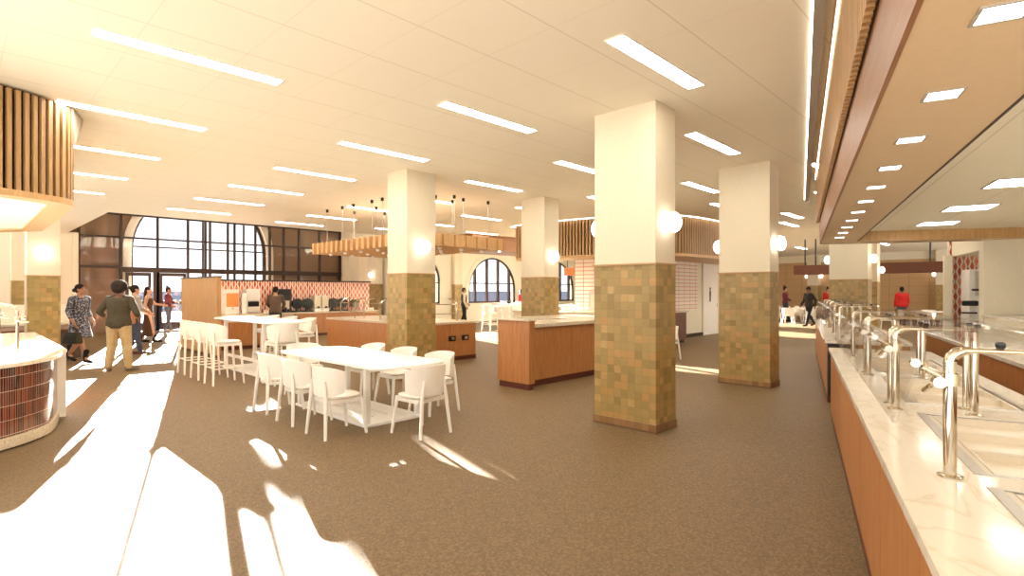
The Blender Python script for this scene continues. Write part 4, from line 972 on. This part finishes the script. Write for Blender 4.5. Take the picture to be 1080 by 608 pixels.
# added beyond the terrace: leafy crown shaped to shade part of the window
TD = 30.0; EL = R(10.5); SAZ = R(-30)
dz = TD / .962 * math.tan(EL); dA = TD * .286
holes = [(8.13, 3.76, .10, .13, 0), (8.49, 3.85, .10, .30, -.25), (9.31, 4.18, .07, .28, -.2), (9.03, 4.31, .045, .14, 0), (9.66, 4.37, .10, .20, 0)]
added_tree = Thing('added_tree', 'tall added sun blocker with a leafy crown outside beyond the terrace', 'added_tree', (17.8, 56, -.6))
SUNM = Vector((.275, .962, math.tan(EL))).to_track_quat('Y', 'Z').to_matrix().to_4x4()
rnd = random.Random(3); m = MB()
SHADE_OUTLINE = [(7.84, 3.1), (7.84, 4.12), (7.9, 4.24), (8.13, 4.32), (8.2, 4.42), (8.26, 4.48), (8.42, 4.75), (8.9, 5.6), (9.3, 6.1), (10.9, 6.1), (10.9, 3.1)]
def inside(p, q):
    r = False
    for (x0, y0), (x1, y1) in zip(q, q[1:] + q[:1]):
        if (y0 > p[1]) != (y1 > p[1]) and p[0] < x0 + (p[1] - y0) / (y1 - y0) * (x1 - x0): r = not r
    return r
for ia in range(46):
    for iz in range(45):
        aa, zz = 7.86 + ia * .068 + rnd.uniform(-.015, .015), 3.1 + iz * .068 + rnd.uniform(-.015, .015)
        if inside((aa, zz), SHADE_OUTLINE) and not any(((aa - hx + sl * (zz - hz_)) / (rx + .06)) ** 2 + ((zz - hz_) / (rz + .06)) ** 2 < 1 for hx, hz_, rx, rz, sl in holes):
            c_ = Vector((aa + dA, 56 + rnd.uniform(-.15, .15), zz + dz)); q_ = [m.bm.verts.new(c_ + SUNM.to_3x3() @ Vector(v)) for v in ((.085, 0, 0), (0, 0, .085), (-.085, 0, 0), (0, 0, -.085), (0, .6, 0), (0, -.6, 0))]
            for k_ in range(4): m.bm.faces.new((q_[k_], q_[(k_ + 1) % 4], q_[4])); m.bm.faces.new((q_[(k_ + 1) % 4], q_[k_], q_[5]))
added_tree.part(m, 'shading_foliage', M['leaf'])
m = MB(); m.tube([(18.2, 56, -6.1), (18.1, 56, 4), (17.9, 56, 8.9), (18.0, 56, 11)], [.2, .16, .12, .06], 10); m.tube([(17.9, 56, 8.6), (17.2, 56, 10.0)], [.08, .03], 8); m.tube([(17.95, 56, 9.2), (18.9, 56, 11)], [.08, .03], 8)
added_tree.part(m, 'trunk', M['bark'])

# ------------------------------------------------------------------ people
SKIN = {k: plain('skin_' + k, c, .55, noise=.03) for k, c in dict(light=(.55, .31, .20, 1), tan=(.42, .21, .12, 1), brown=(.20, .095, .055, 1)).items()}
EYE_M = plain('eye_dark', (.03, .02, .015, 1), .3); LIP_M = plain('lip_rose', (.36, .12, .09, 1), .5)
def cloth(name, col): return plain('cloth_' + name, col, .85, noise=.12, spec=.15)
RINGS = [(.84, .125, .085), (.90, .168, .112), (.97, .170, .114), (1.05, .150, .100), (1.12, .142, .096), (1.22, .152, .108), (1.31, .165, .112), (1.385, .172, .102), (1.44, .125, .080), (1.475, .068, .062)]
def finish(o, vox, smooth_it=3):
    r = o.modifiers.new('r', 'REMESH'); r.mode = 'VOXEL'; r.voxel_size = vox
    sm = o.modifiers.new('s', 'SMOOTH'); sm.factor = .5; sm.iterations = smooth_it
    dg = bpy.context.evaluated_depsgraph_get()
    me = bpy.data.meshes.new_from_object(o.evaluated_get(dg)); me.name = o.name
    o.modifiers.clear(); old = o.data; o.data = me; bpy.data.meshes.remove(old)
    for p in me.polygons: p.use_smooth = True
def ease(z, J): return J.get('lean', 0) * max(0, z - .92)
BASE = dict(hipL=(-.09, 0, .92), kneeL=(-.10, .02, .50), ankL=(-.105, -.02, .09), hipR=(.09, 0, .92), kneeR=(.10, .02, .50), ankR=(.105, -.02, .09),
            shL=(-.185, 0, 1.405), elL=(-.245, -.03, 1.13), wrL=(-.235, .07, .89), shR=(.185, 0, 1.405), elR=(.245, -.03, 1.13), wrR=(.235, .07, .89),
            lean=0, hyaw=0, hpitch=0, footL=0, footR=0, palmL=(1, 0, 0), palmR=(-1, 0, 0), curl=18)
def hand(m, wr, el, palm, curl, side, fr):
    d = (wr - el).normalized(); n = Vector(palm); n = (n - d * n.dot(d)).normalized(); s = d.cross(n)
    th = s if s.y > 0 else -s             # the thumb side looks forward
    mt = Matrix((s, d, n)).transposed().to_4x4()
    m.ball(wr + d * .055, (.040, .052, .017), 12, mt); m.cap(wr - d * .01, wr + d * .03, .028, .030, 10)
    for off, ln in ((-.028, .060), (-.0095, .070), (.0095, .074), (.028, .064)):
        p = wr + d * .095 + th * off; v = d.copy()
        for k in range(3):
            v = (Matrix.Rotation(R(curl), 3, d.cross(n)) @ v).normalized(); q = p + v * ln * (.45, .32, .25)[k]
            m.cap(p, q, fr * (1 - .07 * k), fr * (.93 - .07 * k), 8); p = q
    p = wr + d * .025 + th * .034; v = (d * .62 + th * .72 + n * .25).normalized()
    q = p + v * .042; m.cap(p, q, fr * 1.35, fr * 1.1, 8); m.cap(q, q + (v * .7 + d * .5 + n * .2).normalized() * .032, fr * 1.1, fr * .9, 8)
def person(label, loc, heading, H, pose, st, near=True, z0=0):
    J = dict(BASE); J.update(pose); k = H / 1.75; V = {}
    fem = st.get('fem', False)
    for n in ('hip', 'knee', 'ank', 'sh', 'el', 'wr'):
        for sd in 'LR':
            p = Vector(J[n + sd])
            if n in ('sh', 'el', 'wr') and not J.get('free'): p.y += ease(p.z, J)
            if fem and n == 'sh': p.x *= .90
            V[n + sd] = p * k
    t = Thing('person', label, 'person', (loc[0], loc[1], z0)); t.org = Vector((0, 0, 0)); t.e.rotation_euler = (0, 0, R(heading - 90))
    vox = (.0065 if near else .010) * k; fr = (.0092 if near else .0115) * k
    def torso(m, inf, zlo=0, zhi=2, wide=1.0):
        rs = []
        zz = [r for r in RINGS if zlo <= r[0] <= zhi]
        for z, rx, ry in zz:
            f = (.95 if z > 1.2 else (.92 if 1.04 < z < 1.2 else 1.02)) if fem else 1.0
            f *= st.get('bulk', 1.0); bust = .018 if fem and 1.2 < z < 1.35 else 0
            rs.append([((rx * f * wide + inf) * math.cos(2 * PI * i / 18) * k, ((ry * f * wide + inf + (bust if math.sin(2 * PI * i / 18) > 0 else 0)) * math.sin(2 * PI * i / 18) + ease(z, J)) * k, z * k) for i in range(18)])
        m.loft(rs)
    lb = 1 + (st.get('bulk', 1) - 1) * .7
    def arm(m, sd, inf, upto):
        a, b, c = V['sh' + sd], V['el' + sd], V['wr' + sd]
        m.cap(a, b, (.054 * lb + inf) * k, (.042 * lb + inf) * k); m.ball(a + Vector((0, 0, -.005)), (.060 * lb + inf) * k)
        m.cap(a, Vector((a.x * .45, a.y, a.z + .035 * k)), (.054 + inf * .8) * k, (.052 + inf * .5) * k)
        if upto > 1:
            e = b.lerp(c, min(1, upto - 1)); m.cap(b, e, (.042 * lb + inf) * k, (.031 + inf + (.006 if inf else 0)) * k)
    def leg(m, sd, inf, upto=2.0):
        a, b, c = V['hip' + sd], V['knee' + sd], V['ank' + sd]
        m.cap(a, b, (.086 * lb + inf) * k, (.058 * lb + inf) * k)
        mid = b.lerp(c, .35) + Vector((0, -.012 * k, 0))
        if upto >= 2: m.cap(b, mid, (.056 * lb + inf) * k, (.054 * lb + inf) * k); m.cap(mid, c, (.054 * lb + inf) * k, (.037 + inf * 1.25) * k)
    hc = Vector((0, ease(1.62, J) * 1.05 + .012, 1.615)) * k
    Mh = Matrix.Translation(hc) @ Matrix.Rotation(R(J['hyaw']), 4, 'Z') @ Matrix.Rotation(R(J['hpitch']), 4, 'X'); Rh = Mh.to_3x3().to_4x4()
    hb = lambda m, c, r, n=14: m.ball(Mh @ (Vector(c) * k), tuple(x * k for x in (r if isinstance(r, tuple) else (r,) * 3)), n, Rh)
    # body: one surface
    m = MB(); torso(m, 0)
    for sd in 'LR':
        arm(m, sd, 0, 2); leg(m, sd, 0)
        fy = Matrix.Rotation(R(J['foot' + sd]), 3, 'Z') @ Vector((0, 1, 0)); a = V['ank' + sd]
        lift = max(0, a.z / k - .09); m.cap(a - Vector((0, 0, .03 * k)), a + fy * .12 * k - Vector((0, 0, (.05 + lift * .9) * k)), .034 * k, .028 * k)
        hand(m, V['wr' + sd], V['el' + sd], J['palm' + sd], J['curl'], sd, fr)
    m.cap(Vector((0, ease(1.44, J), 1.44)) * k, Mh @ (Vector((0, -.012, -.03)) * k), .058 * k, .052 * k, 12)
    hb(m, (0, -.010, .030), (.074, .092, .092), 18); hb(m, (0, .022, -.035), (.056, .064, .066), 16); hb(m, (0, .070, -.012), (.030, .022, .03), 10)
    m.cap(Mh @ (Vector((0, .082, .018)) * k), Mh @ (Vector((0, .104, -.012)) * k), .009 * k, .013 * k, 8); hb(m, (0, .076, -.048), (.022, .012, .011), 10); hb(m, (0, .068, -.085), (.022, .02, .016), 10)
    for sx in (-1, 1): hb(m, (sx * .075, -.002, .0), (.011, .024, .032), 10); hb(m, (sx * .030, .072, .045), (.022, .012, .007), 8); hb(m, (sx * .032, .068, .022), (.014, .011, .010), 8)
    body = m.build('body', [SKIN[st['skin']], EYE_M, LIP_M], t.e)
    finish(body, vox, 2)
    inv = Mh.inverted()
    for p in body.data.polygons:
        q = (inv @ p.center) / k
        p.material_index = 1 if q.y > .06 and ((abs(q.x) - .032) ** 2 / .013 ** 2 + (q.z - .022) ** 2 / .006 ** 2 < 1 or ((abs(q.x) - .031) ** 2 / .022 ** 2 + (q.z - .047) ** 2 / .004 ** 2 < 1)) else (2 if q.y > .06 and q.x ** 2 / .022 ** 2 + (q.z + .05) ** 2 / .010 ** 2 < 1 else 0)
    cv = (.009 if near else .012) * k
    if 'top' in st:
        col, sl, hem = st['top']; m = MB(); torso(m, .016, hem, 1.46, st.get('topw', 1.0))
        for sd in 'LR': arm(m, sd, .013, sl)
        o = m.build(st.get('topname', 'shirt'), col, t.e); finish(o, cv)
    if 'vest' in st:
        m = MB(); torso(m, .028, .9, 1.44); finish(m.build('vest', st['vest'], t.e), cv)
    if 'pants' in st:
        m = MB(); torso(m, .012, .84, 1.06)
        for sd in 'LR': leg(m, sd, .014 + st.get('baggy', 0))
        finish(m.build('trousers', st['pants'], t.e), cv)
    if 'dress' in st:
        col, sl, zb, flare = st['dress']; m = MB(); torso(m, .016, .9, 1.40 if sl == 0 else 1.46)
        lo = (V['kneeL'] + V['kneeR']) / 2 / k if zb > .4 else (V['ankL'] + V['ankR']) / 2 / k; rs = []
        sp = abs(V['kneeL'].y - V['kneeR'].y) / k / 2
        for i in range(9):
            f = i / 8; z = 1.08 + (zb - 1.08) * f; g = max(0, (f - .3) / .7)
            rx = .150 + .035 * min(1, f * 2.2) + flare * g; ry = .108 + .02 * min(1, f * 2.2) + (flare + sp * .8) * g
            cx, cy = lo.x * g, lo.y * g
            rs.append([((cx + rx * math.cos(2 * PI * j / 20)) * k, (cy + ry * math.sin(2 * PI * j / 20)) * k, z * k) for j in range(20)])
        m.loft(rs)
        for sd in 'LR':
            if sl: arm(m, sd, .013, sl)
        finish(m.build('dress', col, t.e), cv)
    for sd in 'LR':
        a = V['ank' + sd]; fy = Matrix.Rotation(R(J['foot' + sd]), 3, 'Z') @ Vector((0, 1, 0)); m = MB(); lift = max(0, a.z / k - .09); zt = a.z - lift * k - .055 * k
        heel = Vector((a.x, a.y, a.z - .047 * k)) - fy * .035 * k; toe = Vector((a.x, a.y, .033 * k)) + fy * .165 * k; ball = Vector((a.x, a.y, .036 * k + lift * .25 * k)) + fy * .09 * k
        m.cap(heel, ball, .040 * k, .046 * k, 12); m.cap(ball, toe, .046 * k, .033 * k, 12); m.cap(heel + Vector((0, 0, .02 * k)), a + Vector((0, 0, (.02 + st.get('boot', 0)) * k)), .040 * k, (.041 + .012 * (st.get('boot', 0) > 0)) * k, 12)
        if st.get('heels'): m.cap(heel, Vector((heel.x, heel.y, .012 * k)) - fy * .01, .022 * k, .011 * k, 8)
        for v in m.bm.verts: v.co.z = max(v.co.z, .004)
        finish(m.build('shoe', st['shoe'], t.e), .008 * k)
    hs = st.get('hair'); m = MB()
    if hs:
        hcol = st.get('haircol', HAIR)
        hb(m, (0, -.018, .045), (.083, .094, .090), 18); hb(m, (0, -.045, .0), (.078, .068, .080), 16)
        if hs == 'afro': hb(m, (0, -.03, .05), (.142, .135, .125), 18); hb(m, (0, -.055, .0), (.125, .10, .10), 16)
        if hs == 'bun': hb(m, (0, -.115, .055), (.042, .04, .042), 14); hb(m, (0, -.075, .03), (.06, .05, .06), 14)
        if hs == 'lowbun': hb(m, (0, -.125, -.01), (.046, .04, .046), 14); hb(m, (0, -.08, .0), (.06, .05, .06), 14)
        if hs == 'topbun': hb(m, (0, -.05, .145), (.045, .045, .045), 14)
        if hs == 'long':
            for sx in (-.045, 0, .045): m.cap(Mh @ (Vector((sx, -.06, .0)) * k), Mh @ (Vector((sx * 1.3, -.085, -.26)) * k), .05 * k, .032 * k, 12)
        if hs == 'bob':
            for sx in (-1, 1): hb(m, (sx * .062, -.02, -.04), (.035, .055, .075), 14)
            hb(m, (0, -.06, -.05), (.07, .05, .07), 14)
        finish(m.build('hair', hcol, t.e), (.010 if near else .013) * k, 2)
        if st.get('cap'):
            m = MB(); hb(m, (0, -.012, .075), (.088, .100, .072), 16); hb(m, (0, .10, .055), (.06, .05, .010), 12); finish(m.build('cap', st['cap'], t.e), .011 * k)
    if st.get('pack'):
        m = MB(); y = -.16 + ease(1.2, J); m.box(-.14 * k, .14 * k, (y - .09) * k, (y + .03) * k, .98 * k, 1.40 * k, .04 * k); m.build('backpack', st['pack'], t.e)
    return t, V, k
HAIR = cloth('dark_hair', (.022, .013, .010, 1)); K = cloth('black', (.02, .018, .018, 1))

t, V, k = person('woman-like figure in a knee-length floral dress striding with a dark handbag' .replace('woman-like figure', 'person'), (2.02, 15.6), -62, 1.78,
    dict(hipL=(-.09, -.01, .92), kneeL=(-.09, -.10, .50), ankL=(-.09, -.42, .17), kneeR=(.09, .17, .52), ankR=(.09, .34, .10), elL=(-.235, -.10, 1.14), wrL=(-.24, .07, .92), elR=(.225, -.02, 1.14), wrR=(.235, .16, .90), hyaw=22, lean=.03),
    dict(fem=True, skin='tan', dress=(M['floral'], 1.55, .56, .025), shoe=K, boot=.14, heels=True, hair='lowbun'))
bag = Thing('handbag', 'dark leather handbag held by the person in the floral dress', 'bag', (0, 0, 0))
Mx = t.e.matrix_basis.copy(); Mx = Matrix.Translation(t.e.location) @ Matrix.Rotation(t.e.rotation_euler.z, 4, 'Z')
bc = Mx @ (V['wrR'] + Vector((.045, .05, -.10))); bag.e.location = (bc.x, bc.y, bc.z - .36); bag.e.rotation_euler = t.e.rotation_euler
BL = plain('dark_leather', (.036, .032, .020, 1), .75, spec=.2)
m = MB(); m.loft([[(sx * w, y * l, z) for sx, y in ((-1, -1), (1, -1), (1, 1), (-1, 1))] for z, w, l in ((0, .065, .19), (.02, .075, .20), (.16, .06, .185), (.25, .028, .165))]); bag.part(m, 'bag_body', BL)
m = MB(); m.tube([(0, .10, .245), (0, .085, .32), (0, .04, .365), (0, -.04, .365), (0, -.085, .32), (0, -.10, .245)], .009, 8); bag.part(m, 'handle', BL, True)
m = MB(); m.box(-.03, .03, -.02, .02, .235, .262, .005); bag.part(m, 'clasp', M['chrome'])

person('person seen from behind in an olive shirt, khaki trousers and full dark hair', (2.35, 13.3), 52, 1.80,
    dict(kneeL=(-.13, .02, .50), ankL=(-.17, -.03, .09), kneeR=(.13, .03, .50), ankR=(.17, .02, .09), hipL=(-.10, 0, .92), hipR=(.10, 0, .92), elL=(-.335, -.03, 1.17), wrL=(-.29, .14, 1.02), elR=(.32, -.02, 1.15), wrR=(.27, .18, 1.03), footL=20, footR=-35, lean=.06, hyaw=-18, hpitch=-8),
    dict(skin='brown', bulk=1.16, top=(cloth('olive_brown', (.075, .062, .040, 1)), 1.45, .84), topw=1.08, pants=cloth('khaki', (.50, .38, .20, 1)), baggy=.012, shoe=cloth('grey_shoe', (.20, .17, .14, 1)), hair='afro', haircol=cloth('brown_black_hair', (.03, .022, .016, 1))))
t3, V3, k3 = person('person in a grey sweater and blue jeans with dark tied hair, waiting in the queue', (3.25, 16.45), 10, 1.78,
    dict(elR=(.25, .02, 1.16), wrR=(.10, .20, 1.08), elL=(-.24, .0, 1.15), wrL=(-.14, .20, 1.06), palmR=(-1, .2, 0), hyaw=-12, ankL=(-.10, -.10, .09), ankR=(.10, .08, .09), footR=-18),
    dict(fem=True, skin='light', top=(cloth('grey_sweater', (.40, .36, .31, 1)), 1.6, .90), topname='sweater', pants=cloth('blue_jeans', (.075, .085, .125, 1)), shoe=cloth('brown_shoe', (.16, .07, .05, 1)), hair='bun'))
Mx = Matrix.Translation(t3.e.location) @ Matrix.Rotation(t3.e.rotation_euler.z, 4, 'Z')
tb = Thing('tote_bag', 'tan shoulder bag carried by the person in the grey sweater', 'bag', (0, 0, 0)); p = Mx @ Vector((.22, -.19, .80)); tb.e.location = p; tb.e.rotation_euler = t3.e.rotation_euler
TL = plain('tan_leather', (.42, .17, .07, 1), .5)
m = MB(); m.loft([[(x * w, y * l, z) for x, y in ((-1, -1), (1, -1), (1, 1), (-1, 1))] for z, w, l in ((0, .13, .05), (.03, .15, .06), (.26, .15, .045), (.30, .14, .02))]); tb.part(m, 'bag_body', TL)
m = MB(); m.tube([(.10, 0, .29), (.06, .06, .50), (.0, .12, .66), (-.06, .06, .50), (-.10, 0, .29)], .010, 8); tb.part(m, 'strap', TL, True)
person('person in a long sleeveless dark brown dress with long hair, one arm held out', (4.3, 20.05), -22, 1.76,
    dict(elL=(-.20, .14, 1.20), wrL=(-.16, .36, 1.16), elR=(.22, -.04, 1.15), wrR=(.20, .10, .93), ankL=(-.09, -.16, .10), kneeL=(-.09, -.04, .5), ankR=(.09, .20, .10), kneeR=(.09, .11, .5), hyaw=-8),
    dict(fem=True, skin='light', dress=(cloth('dark_brown', (.075, .040, .025, 1)), 0, .20, .0), shoe=K, boot=.10, heels=True, hair='long'))
person('person in a plum shirt and grey-blue trousers standing by the glazed door', (6.05, 25.0), -30, 1.78,
    dict(elL=(-.235, .03, 1.16), wrL=(-.14, .22, 1.12), elR=(.24, -.02, 1.15), wrR=(.18, .18, 1.02), ankL=(-.10, -.14, .10), ankR=(.10, .12, .09), hyaw=10),
    dict(fem=True, skin='tan', top=(cloth('plum', (.17, .05, .06, 1)), 1.7, .92), pants=cloth('grey_blue', (.13, .14, .17, 1)), shoe=cloth('white_shoe', (.7, .64, .56, 1)), hair='topbun'))
person('person in a taupe sweater at the coffee counter, back to us', (7.4, 17.95), 62, 1.77,
    dict(elL=(-.25, .06, 1.17), wrL=(-.17, .30, 1.06), elR=(.26, .06, 1.17), wrR=(.20, .31, 1.07), lean=.05, hyaw=-8, hpitch=-12, palmL=(.4, 0, -1), palmR=(-.4, 0, -1)),
    dict(skin='light', bulk=1.05, top=(cloth('taupe', (.115, .075, .055, 1)), 2, .88), topname='sweater', pants=cloth('charcoal', (.04, .04, .045, 1)), shoe=K, hair='short'))
person('person in a dark vest over pale sleeves beyond the island counter', (16.55, 19.1), -30, 1.78,
    dict(elL=(-.23, .05, 1.15), wrL=(-.16, .20, 1.0), hyaw=-15, ankL=(-.10, -.10, .09), ankR=(.10, .10, .09)),
    dict(skin='tan', top=(cloth('pale_sleeves', (.66, .54, .40, 1)), 2, .88), vest=cloth('dark_vest', (.035, .04, .03, 1)), pants=cloth('black_trousers', (.022, .022, .020, 1)), shoe=K, hair='short'), near=False)
person('person in a crimson top half hidden by the middle tiled column', (21.33, 19.95), 100, 1.70,
    dict(elR=(.25, .04, 1.15), wrR=(.2, .22, 1.05)), dict(fem=True, skin='light', top=(cloth('crimson', (.32, .025, .02, 1)), 2, .9), pants=K, shoe=K, hair='long'), near=False)
person('person in a maroon top and jeans with a hair bun at the passage end', (30.5, 9.5), -60, 1.86,
    dict(elL=(-.24, .05, 1.15), wrL=(-.12, .2, 1.08), elR=(.25, .02, 1.15), wrR=(.14, .2, 1.06), ankR=(.11, .14, .09), kneeR=(.10, .1, .5)),
    dict(fem=True, skin='tan', top=(cloth('maroon', (.12, .03, .04, 1)), 2, .9), pants=cloth('dark_jeans', (.04, .05, .08, 1)), shoe=K, hair='topbun'), near=False)
person('person in a black coat and cap walking with pale-soled shoes', (27.4, 7.5), 150, 1.80,
    dict(kneeL=(-.09, .14, .51), ankL=(-.10, .26, .10), kneeR=(.09, -.06, .50), ankR=(.10, -.36, .15), elR=(.25, .02, 1.14), wrR=(.25, .2, .94), elL=(-.25, -.14, 1.15), wrL=(-.25, -.08, .92), lean=.05, hpitch=-10),
    dict(skin='brown', bulk=1.08, top=(cloth('black_coat', (.035, .030, .028, 1)), 2, .78 if False else .84), topname='coat', topw=1.1, pants=K, shoe=cloth('dark_shoe', (.06, .03, .025, 1)), hair='short', cap=K), near=False)
person('person in a bright red outfit peeking out left of the broad column', (31.4, 7.72), -140, 1.80,
    dict(elR=(.24, .04, 1.15), wrR=(.16, .2, 1.0)), dict(fem=True, skin='tan', top=(cloth('red_top', (.40, .03, .02, 1)), 2, .9), pants=cloth('red_trousers', (.30, .025, .02, 1)), shoe=K, hair='topbun'), near=False)
person('person in a bright red jacket with a black backpack among the far tables', (30.4, 4.45), 30, 1.82,
    dict(), dict(skin='brown', bulk=1.12, top=(cloth('red_jacket', (.55, .03, .025, 1)), 2, .84), topname='jacket', topw=1.1, pants=cloth('jeans', (.06, .07, .10, 1)), shoe=K, hair='short', pack=None), near=False)

# templates stay where they stand; empty objects have no picture
# ------------------------------------------------------------------ light
w = bpy.data.worlds.new('World'); bpy.context.scene.world = w; w.use_nodes = True
bg = w.node_tree.nodes['Background']; bg.inputs['Strength'].default_value = 1.0
wt = w.node_tree; tcw = wt.nodes.new('ShaderNodeTexCoord'); spw = wt.nodes.new('ShaderNodeSeparateXYZ'); rw = wt.nodes.new('ShaderNodeValToRGB')   # lower half brightened to light the ceiling, pale sky above
wt.links.new(tcw.outputs['Generated'], spw.inputs[0]); mw = wt.nodes.new('ShaderNodeMath'); mw.operation = 'MULTIPLY_ADD'; mw.inputs[1].default_value = .5; mw.inputs[2].default_value = .5
wt.links.new(spw.outputs[2], mw.inputs[0]); wt.links.new(mw.outputs[0], rw.inputs[0]); wt.links.new(rw.outputs[0], bg.inputs['Color'])
rw.color_ramp.elements[0].position = .40; rw.color_ramp.elements[0].color = (2.2, 2.12, 2.0, 1); rw.color_ramp.elements[1].position = .52; rw.color_ramp.elements[1].color = (.72, .72, .73, 1)
sd = bpy.data.lights.new('sun', 'SUN'); sd.energy = 50; sd.color = (1, .93, .78); sd.angle = R(.3)
so_ = bpy.data.objects.new('sun', sd); C.objects.link(so_)
so_.rotation_euler = Vector((.275, .962, math.tan(EL) * 1.0)).to_track_quat('Z', 'Y').to_euler(); so_.location = (10, 40, 12)

# ------------------------------------------------------------------ camera and view
cd_ = bpy.data.cameras.new('camera'); cam = bpy.data.objects.new('camera', cd_); C.objects.link(cam)
th = math.atan2(553, 572); fw = Vector((math.cos(th), math.sin(th), 0))
cam.location = (0, 0, EYE); cam.rotation_euler = (-fw).to_track_quat('Z', 'Y').to_euler()
cd_.sensor_fit = 'HORIZONTAL'; cd_.sensor_width = 36; cd_.lens = 572 / 1080 * 36; cd_.shift_y = 3 / 1080; cd_.clip_start = .05; cd_.clip_end = 12000
sc = bpy.context.scene; sc.camera = cam
sc.view_settings.view_transform = 'Standard'; sc.view_settings.look = 'None'; sc.view_settings.exposure = 1.4; sc.view_settings.gamma = 1; sc.view_settings.use_curve_mapping = False
sc.cycles.use_denoising = True; sc.cycles.max_bounces = 8; sc.cycles.diffuse_bounces = 5; sc.cycles.transparent_max_bounces = 24; sc.cycles.sample_clamp_indirect = 6
